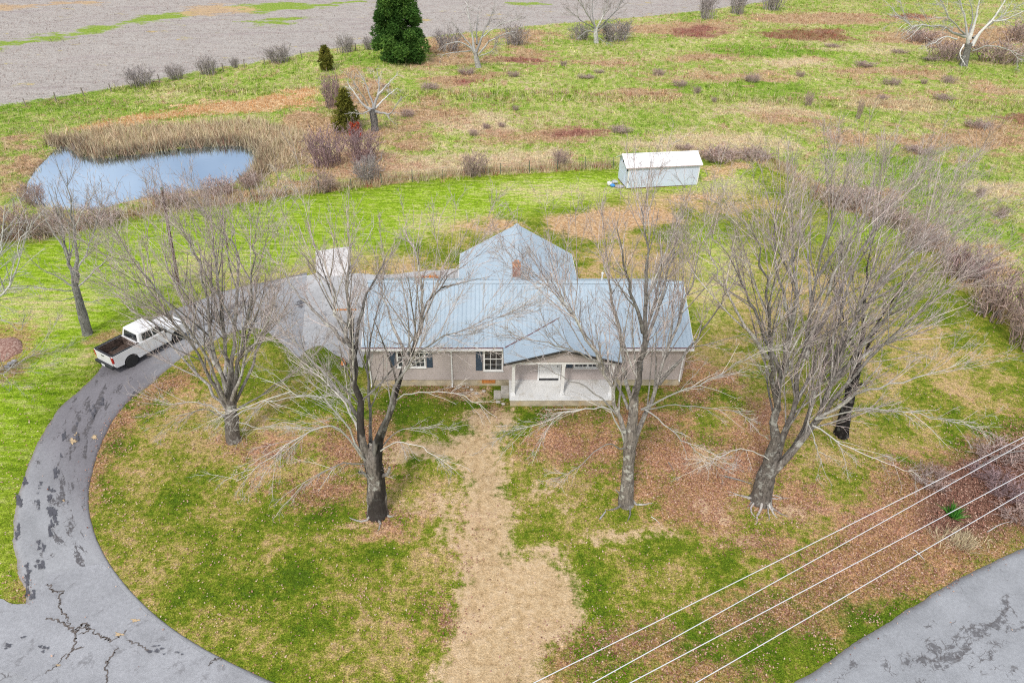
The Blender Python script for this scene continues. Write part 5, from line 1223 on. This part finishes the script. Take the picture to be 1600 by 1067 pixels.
# ------------------------------------------------------------------ conifers
def conifer(name, base, hgt_m, rad, mat, label, seed, n=5200, pw=.8, sz=.34, cat='cedar tree', lobes=7):
    rg = np.random.default_rng(seed); bp = GG(*base); root = empty(name, bp, 0, label, cat)
    V, q, at = tube_set([(np.array([[(0, 0, -.2), (0, 0, hgt_m * .5), (0, 0, hgt_m * .95)]], float), np.array([[rad * .06, rad * .03, .015]]), np.zeros(1))], [10], rg)
    link('trunk', npmesh('trunk', V, q, attrs=at), M['brush'], root)
    # boughs: lumpy lobes with sprays on them
    nb = int(50 * lobes / 7 * 2); t = rg.uniform(.02, 1, nb) ** 1.0; az = rg.uniform(0, 2 * np.pi, nb)
    R0 = rad * np.minimum(1.05, (1 - t) ** pw * 1.12 + .05) * rg.uniform(.55, 1.2, nb) * np.where(t < .1, .85, 1)
    cen = np.stack([np.cos(az) * R0 * .72, np.sin(az) * R0 * .72, hgt_m * (.04 + .95 * t)], 1)
    br = rad * .22 * (1.15 - .5 * t) * rg.uniform(.7, 1.35, nb)
    cen[:nb // 4, :2] *= .3; br[:nb // 4] *= 1.3
    k = rg.integers(0, nb, n); d = rg.normal(0, 1, (n, 3)); d /= np.linalg.norm(d, axis=1, keepdims=True); rr = rg.uniform(.45, 1.0, n)[:, None]
    p = cen[k] + d * rr * br[k][:, None] * np.array([1.1, 1.1, .95]); p[:, 2] = np.maximum(p[:, 2], .12)
    # extra fill near the axis so it is not see-through
    out = np.stack([p[:, 0], p[:, 1], np.full(n, .0)], 1); out /= np.linalg.norm(out, axis=1, keepdims=True) + 1e-6
    dirn = out * .9 + np.array([0, 0, .35]) + rg.normal(0, .45, (n, 3)); dirn /= np.linalg.norm(dirn, axis=1, keepdims=True)
    nl = 6; r = np.repeat(np.arange(n), nl); Kn = n * nl
    dd = dirn[r] + rg.normal(0, .55, (Kn, 3)); dd /= np.linalg.norm(dd, axis=1, keepdims=True)
    sd = np.cross(dd, rg.normal(0, 1, (Kn, 3))); sd /= np.linalg.norm(sd, axis=1, keepdims=True)
    s_ = sz * rg.uniform(.5, 1.2, Kn)[:, None]; b0 = p[r]
    V = np.stack([b0 - sd * s_ * .16, b0 + sd * s_ * .16, b0 + dd * s_], 1).reshape(-1, 3)
    tn = np.clip(np.repeat(rg.uniform(.15, .85, nb)[k] + rg.normal(0, .12, n), nl) + rg.normal(0, .1, Kn), 0, 1)
    link('crown', npmesh('crown', V, None, np.arange(3 * Kn).reshape(-1, 3), {'tone': np.repeat(tn, 3)}), mat, root)
    return root
conifer('cedar_tree', (626, 96), 11.2, 4.9, M['cedar'], 'big dense dark green cedar at the field edge, tallest evergreen', 301, n=22000, sz=.42, pw=.62)
conifer('cedar_tree', (544, 204), 4.6, 1.9, M['cedar2'], 'small bronze green cedar beside the red berried shrub', 302, n=2600, sz=.34)
conifer('cedar_tree', (511, 110), 3.6, 1.3, M['cedar2'], 'small upright bronze cedar in the fence row above the pond', 303, n=1500, sz=.32, pw=.6)

# ------------------------------------------------------------------ shrubs and thickets
def shrub_mesh(w, d, h, seed, stems=26, rmin=.011, per=(3.0, 4.0)):
    rg = np.random.default_rng(seed); P, Rd = [], []
    for k in range(stems):
        a = rg.uniform(0, 2 * np.pi); s = rg.uniform(0, 1) ** .5 * .55; x0, y0 = math.cos(a) * s * w, math.sin(a) * s * d
        lean = rg.uniform(.1, .6); pts = [(x0, y0, -.05)]; hh = h * rg.uniform(.6, 1.05) * (1 - .35 * s)
        for j in range(1, 6):
            f = j / 5; pts.append((x0 + math.cos(a) * w * lean * f ** 1.4 * .6, y0 + math.sin(a) * d * lean * f ** 1.4 * .6, hh * f))
        P.append(pts); Rd.append(np.linspace(.022, .008, 6) * (.6 + .25 * h))
    L0 = (np.array(P, float) + 0, np.array(Rd), np.zeros(stems))
    L0[0][:, 1:-1] += rg.normal(0, .04 * h, L0[0][:, 1:-1].shape)
    L2 = sprout(*L0, rg, per[0], 38, .45, 5, .05, .14, .08, 20, rmin, .6, .2, 1.6)
    L3 = sprout(*L2, rg, per[1], 40, .5, 3, .03, .14, .1, 10, rmin * .9, .6, .15, .8)
    V, q, at = tube_set([L0, L2, L3], [4, 3, 3], rg)
    return npmesh('stems', V, q, attrs=at)
_SM = {}
def shrub(name, u, v, wpx, hpx, mat, label, group=None, seed=0, cat='shrub', dep=.8, leaves=None, ln=400, stems=60):
    p = GG(u, v); dist = np.linalg.norm(p - np.array([0, 0, CH])); mpp = dist / F
    w, h = wpx * mpp / 2, hpx * mpp * 1.05
    key = (seed % 4, mat, stems)
    if key not in _SM: 
        me = shrub_mesh(1.4, 1.4, 1.7, 400 + seed % 4, stems, rmin=.012); me.materials.append(M[mat]); _SM[key] = me
    root = empty(name, p, random.uniform(0, 6.28) if abs(dep - .8) < .01 and wpx < 2.4 * hpx else 0, label, cat, group)
    o = bpy.data.objects.new('stems', _SM[key]); C.objects.link(o); o.parent = root; o.scale = (w / 1.15, w * dep / 1.15, h / 1.6)
    if leaves:
        rg = np.random.default_rng(seed + 900); n = ln; a = rg.uniform(0, 6.28, n); s = rg.uniform(.3, 1, n) ** .6
        z = rg.uniform(.25, 1, n); q_ = np.stack([np.cos(a) * s * w * (1.05 - .4 * z), np.sin(a) * s * w * dep * (1.05 - .4 * z), z * h], 1)
        sz = rg.uniform(.06, .14, n)[:, None]; d1 = rg.normal(0, 1, (n, 3)); d1 /= np.linalg.norm(d1, axis=1, keepdims=True); d2 = np.cross(d1, rg.normal(0, 1, (n, 3))); d2 /= np.linalg.norm(d2, axis=1, keepdims=True)
        V = np.stack([q_ - d1 * sz, q_ + d2 * sz * .6, q_ + d1 * sz, q_ - d2 * sz * .6], 1).reshape(-1, 3)
        link('foliage', npmesh('foliage', V, np.arange(4 * n).reshape(-1, 4), attrs={'tone': np.repeat(rg.uniform(0, 1, n), 4)}), M[leaves], root)
    return root
G1 = 'bare shrubs along the crop field fence'
for i, (u, v, w, h, lb) in enumerate([
 (220, 134, 46, 20, 'widest bare grey shrub on the field fence line, farthest left'), (275, 124, 26, 16, 'small bare grey shrub, second from the left on the field fence line'), (325, 116, 34, 20, 'rounded bare grey shrub, third from the left on the field fence line'),
 (435, 98, 40, 20, 'bare grey shrub on the fence line left of the small upright cedar'), (368, 106, 14, 12, 'smallest wispy grey shrub on the field fence line'), (541, 82, 26, 20, 'dark bare shrub left of the big dark cedar'),
 (805, 70, 40, 24, 'dark purple bare shrub right of the tall pale tree'), (700, 80, 46, 26, 'bare grey shrub between the big cedar and the tall pale tree'), (1104, 30, 30, 32, 'upright bare shrub at the field corner, left of three'), (1151, 22, 30, 30, 'upright bare shrub at the field corner, middle of three'), (1205, 16, 34, 28, 'upright bare shrub at the field corner, right of three'),
 (960, 64, 50, 24, 'hazy grey shrub behind the gnarled tree'), (905, 62, 36, 18, 'hazy grey shrub left of the gnarled tree'), (580, 78, 26, 16, 'low dark shrub touching the left side of the big cedar')]):
    shrub('shrub', u, v, w, h, 'grey_twig', lb, G1, seed=i)
G2 = 'purple thickets near the pond'
for i, (u, v, w, h, lb, mt) in enumerate([
 (512, 258, 66, 46, 'purple grey bare thicket right of the pond', 'purple'), (568, 252, 60, 42, 'purple grey bare thicket under the red berried shrub', 'purple'), (575, 282, 50, 34, 'low grey brown thicket on the lawn edge below the purple thickets', 'grey_twig'),
 (505, 298, 44, 26, 'brown clump of bare stems on the lawn edge right of the pond', 'brush'), (742, 274, 42, 30, 'bare grey brown bush on the lawn fence line', 'brush'), (521, 168, 34, 40, 'dark maroon bush behind the small bronze cedar', 'purple'),
 (392, 292, 40, 18, 'low reddish brush on the near bank of the pond', 'brush'), (340, 304, 60, 20, 'wide reddish brush on the near bank of the pond', 'brush'), (270, 322, 60, 24, 'reddish brush between the pond and the utility pole', 'brush'),
 (876, 258, 30, 22, 'small tan bush beside the green fence post', 'brush')]):
    shrub('thicket', u, v, w, h, mt, lb, G2 if mt == 'purple' else None, seed=i + 1, cat='thicket')
G3 = 'brambles along the left lawn edge'
for i, (u, v, w, h, lb) in enumerate([(20, 372, 66, 34, 'bare grey bramble at the left edge of the lawn strip'), (75, 366, 60, 30, 'bare grey bramble behind the young bare tree'), (150, 350, 70, 20, 'low long bramble between the pond and the left lawn'), (55, 320, 40, 24, 'small bramble at the left corner of the pond')]):
    shrub('bramble', u, v, w, h, 'brush', lb, G3, seed=i + 2, cat='bramble')
G4 = 'brown thickets along the right side of the lawn'
for i, (u, v, w, h, lb) in enumerate([(1125, 250, 70, 15, 'long low dark thicket right behind the shed'), (1175, 248, 60, 13, 'low dark thicket behind the tan weeds, right of the shed'), (1320, 320, 80, 26, 'pinkish bare thicket seen through the largest maple'), (1385, 348, 80, 28, 'reddish bare thicket behind the largest maple crown'), (1440, 385, 70, 32, 'brown bare thicket at the right edge of the big crown'), (1500, 435, 70, 40, 'purplish bare thicket left of the dense right edge thicket'), (1558, 495, 80, 60, 'dense brown thicket at the right edge of the lawn'), (1606, 540, 80, 60, 'dense dark thicket cut by the right edge of the picture')]):
    shrub('thicket', u, v, w, h, 'brush' if i not in (5,) else 'purple', lb, G4, seed=i + 3, cat='thicket', stems=55)
for i, (u, v, w, h) in enumerate([(1478, 92, 60, 18), (1560, 96, 70, 20), (1440, 66, 50, 14), (1595, 66, 50, 20)]):
    shrub('thicket', u, v, w, h, 'brush', ['tangled brush at the foot of the white sycamore', 'tangled brush right of the white sycamore trunk', 'tangled brush under the long left limb of the sycamore', 'tangled brush under the right limbs of the sycamore'][i], 'brush under the sycamore', seed=i, cat='thicket')
shrub('berry_shrub', 556, 218, 24, 24, 'purple', 'shrub with bright red leaves between the small cedar and the purple thickets', seed=3, leaves='redleaf', ln=500)
# dark low thorny clumps dotting the pasture
G5 = 'dark weed clumps in the pasture'
for i, (u, v, w, h) in enumerate([(1088, 146, 16, 9), (1262, 166, 12, 16), (1115, 160, 10, 6), (1175, 128, 26, 9), (1028, 118, 22, 8), (1340, 186, 9, 22), (1562, 340, 20, 14), (1530, 308, 12, 12), (1480, 130, 20, 8), (1250, 120, 14, 6)]):
    shrub('weed_clump', u, v, w, h, 'brush', 'small dark clump of dead weeds standing in the green pasture', G5, seed=i, cat='weed clump')

rg = np.random.default_rng(77); G6 = 'low brown clumps of dead weeds in the pasture'
for i in range(26):
    for _ in range(30):
        u, v = rg.uniform(600, 1590), rg.uniform(40, 250); q_ = G(u, v)[:2]
        if sdist(MOWN, q_[:1], q_[1:])[0] < -3.9 and sdist(FIELD, q_[:1], q_[1:])[0] < -2 and sdist(POND, q_[:1], q_[1:])[0] < -3: break
    k_ = .5 + v / 250
    shrub('weed_clump', u, v, rg.uniform(9, 34) * k_, rg.uniform(3.5, 7) * k_, 'brush', 'low brown clump of dead weeds spread on the rough pasture', G6, seed=i, cat='weed clump')
GB = 'low brambles on the leaf bank beside the road'
for i, (u, v, w, h, lb) in enumerate([(1560, 712, 80, 18, 'low dark bramble at the top of the leaf bank, under the two upper wires'), (1572, 770, 70, 20, 'tangled bramble right of the yucca on the leaf bank'), (1455, 752, 60, 12, 'sparse bramble left of the yucca on the leaf bank'), (1530, 740, 50, 12, 'sparse bramble just above the yucca'), (1590, 808, 60, 14, 'low bramble between the yucca and the road at the right edge')]):
    shrub('bramble', u, v, w, h, 'purple' if i % 2 else 'brush', lb, GB, seed=i + 5, cat='bramble', stems=40)
# yucca by the road
p = GG(1488, 806); root = empty('yucca', p, 0, 'bright green spiky yucca in the dark leaf bank beside the road', 'plant')
rg = np.random.default_rng(5); n = 150
V, Ft, at = blades('', np.zeros(1), np.zeros(1), np.array([.75]), .07, n, .18, None, rg, {}, .96, z=np.zeros(1))
link('leaves', npmesh('leaves', V, None, Ft, {'tone': np.repeat(rg.uniform(0, 1, n), 3)}), M['yucca'], root)
# pale dead grass clump next to it
xq, yq = [], []
p = GG(1500, 845)
V, Ft, at = blades('', p[0] + rg.normal(0, .45, 60), p[1] + rg.normal(0, .3, 60), rg.uniform(.4, .8, 60), .03, 12, .2, None, rg, {'tone': np.clip(rg.normal(.58, .03, 60), 0, 1)}, .9, droop=.5)
setp(link('dead_grass', npmesh('dead_grass', V, None, Ft, at), M['weed']), 'pale drooping clump of dead grass on the bank below the yucca', 'grass clump')
# loose vines and fallen sticks
def stick(name, pts, r, mat, label, cat='branch', group=None):
    P = [np.array(GG(u, v)) + np.array([0, 0, z]) for u, v, z in pts]
    Q = spline(P, 12); V, q, at = tube_set([(Q[None], np.linspace(r, r * .4, 12)[None], np.ones(1) * .6)], [6], np.random.default_rng(int(pts[0][0])))
    o = link(name, npmesh(name, V - Q[0], q, attrs=at), mat); o.location = tuple(Q[0]); return setp(o, label, cat, group)
GS = 'fallen sticks on the front lawn'
stick('fallen_branch', [(937, 812, .06), (945, 802, .09), (946, 798, .05)], .045, M['grey_bark'], 'short forked pale stick on the grass in front of the porch maple', group=GS)
stick('fallen_branch', [(1044, 723, .05), (1050, 732, .05), (1053, 737, .05)], .03, M['grey_bark'], 'short pale stick on brown leaves right of the porch maple trunk', group=GS)
stick('fallen_branch', [(1017, 808, .05), (1026, 814, .05), (1031, 820, .05)], .022, M['grey_bark'], 'thin straight stick right of the porch maple base', group=GS)
stick('fallen_branch', [(1428, 860, .05), (1436, 868, .08), (1444, 876, .05)], .03, M['grey_bark'], 'pale stick in the red leaves just above the road', group=GS)
stick('fallen_branch', [(1528, 730, .05), (1560, 722, .6), (1620, 716, .7)], .035, M['grey_bark'], 'long arching pale branch over the dark leaf bank', group=GS)
stick('fallen_branch', [(1542, 832, .05), (1560, 822, .1), (1580, 815, .05)], .03, M['grey_bark'], 'thin pale branch lying on the dark leaf bank right of the yucca', group=GS)
stick('fallen_branch', [(1132, 745, .05), (1155, 752, .1), (1175, 757, .05)], .045, M['grey_bark'], 'pale root like branch left of the largest maple base', group=GS)

# ------------------------------------------------------------------ fences, poles, wires
def fence(name, px, n, h, label, mat, rr=.05, wires=(.35, .7, 1.0), jig=0):
    P = resample(gp(px), n); rg = np.random.default_rng(n)
    root = empty(name, (P[0][0], P[0][1], hz(*P[0])), 0, label, 'fence'); o0 = np.array(root.location)
    T = []
    for k, p in enumerate(P):
        z = hz(*p); hh = h * rg.uniform(.85, 1.15); tl = rg.normal(0, .05, 2)
        T.append((p[0], p[1], z))
        MB().tube([np.array((p[0], p[1], z - .2)) - o0, np.array((p[0] + tl[0], p[1] + tl[1], z + hh)) - o0], rr * rg.uniform(.8, 1.2), 7).build('post', mat, root)
    T = np.array(T)
    for wz in wires:
        Q = T + np.array([0, 0, wz * h * .95]) - o0
        V, q = tubes(Q[None], np.full((1, len(Q)), .008), 4); link('wire', npmesh('wire', V, q), M['fwire'], root)
fence('field_fence', [(-60, 180), (0, 170), (100, 156), (210, 138), (330, 113), (430, 97), (500, 85), (580, 74), (660, 64)], 22, 1.15, 'wire fence with weathered wooden posts along the edge of the crop field', M['wood'], .07)
fence('lawn_fence', [(395, 313), (520, 298), (640, 284), (700, 278), (780, 273), (861, 268), (905, 265), (958, 263)], 13, 1.15, 'wire fence between the mown lawn and the rough pasture', simple('green_post', (.08, .12, .09), .7, .2, 5.), .035)
# utility pole
p = GG(279, 445); root = empty('utility_pole', p, 0, 'slender dark creosoted utility pole rising from the lawn below the pond', 'utility pole')
top = PY(253, 297, p[1] - .1) - p
MB().tube([(0, 0, -.3), tuple(top * .5), tuple(top)], [.115, .10, .085], 12).build('pole', M['pole'], root)
MB().lathe([(.09, 0), (.09, .12), (.03, .2)], tuple(top), 12).build('pole_cap', simple('mossy_cap', (.12, .17, .11), .9, .3, 6.), root)
p = GG(358, 392); MBp = MB().tube([(0, 0, -.2), (-.02, 0, 2.6)], .05, 8); MBp.box(-.06, .06, -.4, .4, 2.55, 2.63)
o = MBp.build('clothesline_post', M['pole'], None); o.location = tuple(p); setp(o, 'thin brown post with a short top bar, standing behind the leftmost maple', 'post')
# power lines
WL = [((835, 1067), (1600, 683)), ((1060, 993), (1586, 700)), ((1060, 1027), (1600, 739.5)), ((1087, 1067), (1600, 769))]
WN = ['uppermost of the four white overhead wires', 'second overhead wire from the top, thin and white', 'third overhead wire from the top, crossing above the yucca', 'lowest overhead wire, nearest the road']
for k, (a, b) in enumerate(WL):
    hz_ = 8.0 - .02 * k
    A, B = G(*a, hz_), G(*b, hz_); u_ = (B - A) / np.linalg.norm(B - A)
    P0, P1 = A - u_ * 26, B + u_ * 40; t = np.linspace(0, 1, 60); Lw = np.linalg.norm(P1 - P0)
    Q = P0 + (P1 - P0) * t[:, None]; tm = (np.linalg.norm((A + B) / 2 - P0)) / Lw
    Q[:, 2] += .9 * ((2 * (t - tm)) ** 2) * .6
    V, q = tubes(Q[None], np.full((1, 60), .0135), 8); o = link('power_line', npmesh('power_line', V - Q[30], q, smooth=True), M['wire']); o.location = tuple(Q[30])
    setp(o, WN[k], 'power line', 'power lines beside the road')

# ------------------------------------------------------------------ small things
p = HL(-2.04, 2.15, .03)
R0 = empty('traffic_cone', p, .3, 'orange cone with a dark base at the corner of the house', 'cone')
MB().lathe([(.17, .05), (.05, .50), (.03, .52)], (0, 0, 0), 18).build('cone', M['cone'], R0)
MB().box(-.2, .2, -.2, .2, 0, .048).build('base', M['trim'], R0, bevel=.01)
p = HL(-3.04, 8.55, .035); o = MB().box(-.75, .75, -.07, .07, 0, .05).build('plank', M['rustwood'], None); o.location = p; o.rotation_euler = (0, 0, .05); setp(o, 'narrow orange plank lying on the pale parking apron', 'plank')
p = HL(2.7, 12.9, .0); rg = np.random.default_rng(9)
# heap of loose bricks and boards behind the house
for k in range(16):
    o = MB().box(-.3, .3, -.12, .12, -.07, .07).build('brick_block', M['brick'] if k % 3 else M['rustwood'], None, bevel=.01)
    o.location = (p[0] + rg.normal(0, .5), p[1] + rg.normal(0, .22), .10 + .13 * (k // 7)); o.rotation_euler = (rg.normal(0, .12), rg.normal(0, .12), rg.uniform(0, 3.1))
    setp(o, 'rusty red block in the loose heap behind the house', 'block', 'loose blocks heaped behind the house')
for k, (u, v, s_) in enumerate([(737, 610, .13), (744, 616, .10), (756, 612, .12), (778, 629, .15), (786, 632, .12), (731, 606, .09)]):
    lump('stone', (*G(u, v)[:2], .06), (s_, s_ * .8, s_ * .6), M['rock'], 'pale tan stone lying in the leaves beside the porch steps', 'stone', seed=k, group='stones beside the steps')
# leafy mound at the left edge
p = GG(4, 548)
q_ = NT('leaf_bed'); M['leafbed'] = q_.out(q_.ramp(q_.noise(q_.obj(), 9., 5, .75), [(.36, (.16, .07, .05)), (.5, (.36, .20, .16)), (.64, (.58, .44, .36))]), .95, q_.bump(q_.noise(q_.obj(), 12., 4), .9, .08))
o = lump('leaf_mound', (p[0] - .6, p[1], -.05), (1.7, 1.5, .42), M['leafbed'] if 'leafbed' in M else M['rock'], 'low mound covered in pinkish dead leaves at the left edge', 'mound', seed=4)
for k, (u, v, s_) in enumerate([(18, 570, .2), (12, 575, .16), (23, 566, .15)]):
    lump('stone', (*G(u, v)[:2], .1), (s_, s_ * .8, s_ * .6), M['stone'], 'pale bluish rock at the foot of the leaf mound', 'stone', seed=k + 20, group='rocks by the leaf mound')

# ------------------------------------------------------------------ sky, sun, view
w = bpy.data.worlds.new('World'); bpy.context.scene.world = w; w.use_nodes = True; nt = w.node_tree; nt.nodes.clear()
s = NT('w', nt)
EL, AZ = R_(48), R_(200)
sky = s.n('ShaderNodeTexSky', sky_type='NISHITA'); sky.sun_disc = False; sky.sun_elevation = EL; sky.sun_rotation = AZ; sky.air_density = 1.; sky.dust_density = 2.5; sky.altitude = 200
dirn = s.n('ShaderNodeTexCoord').outputs['Generated']
cl = s.noise(s.scl(dirn, (1, 1, 2.2)), 2.4, 6, .58, .3)
col = s.mix(s.step(cl, .34, .62, .45, .9), sky.outputs[0], (8.6, 8.9, 9.4))
bg = s.n('ShaderNodeBackground'); s.put(bg.inputs[0], col); bg.inputs[1].default_value = .11
o_ = s.n('ShaderNodeOutputWorld'); nt.links.new(bg.outputs[0], o_.inputs[0])
L = bpy.data.lights.new('sun', 'SUN'); L.energy = 2.2; L.angle = R_(8); L.color = (1, .95, .88)
lo = bpy.data.objects.new('sun', L); C.objects.link(lo)
sd = Vector((math.sin(AZ) * math.cos(EL), math.cos(AZ) * math.cos(EL), math.sin(EL)))
lo.rotation_euler = sd.to_track_quat('Z', 'Y').to_euler()
sc_ = bpy.context.scene
sc_.view_settings.view_transform = 'Standard'; sc_.view_settings.look = 'None'; sc_.view_settings.gamma = 1; sc_.view_settings.exposure = 0.14
sc_.cycles.use_denoising = False; sc_.cycles.filter_width = 1.1
sc_.cycles.max_bounces = 5; sc_.cycles.diffuse_bounces = 3; sc_.cycles.glossy_bounces = 3
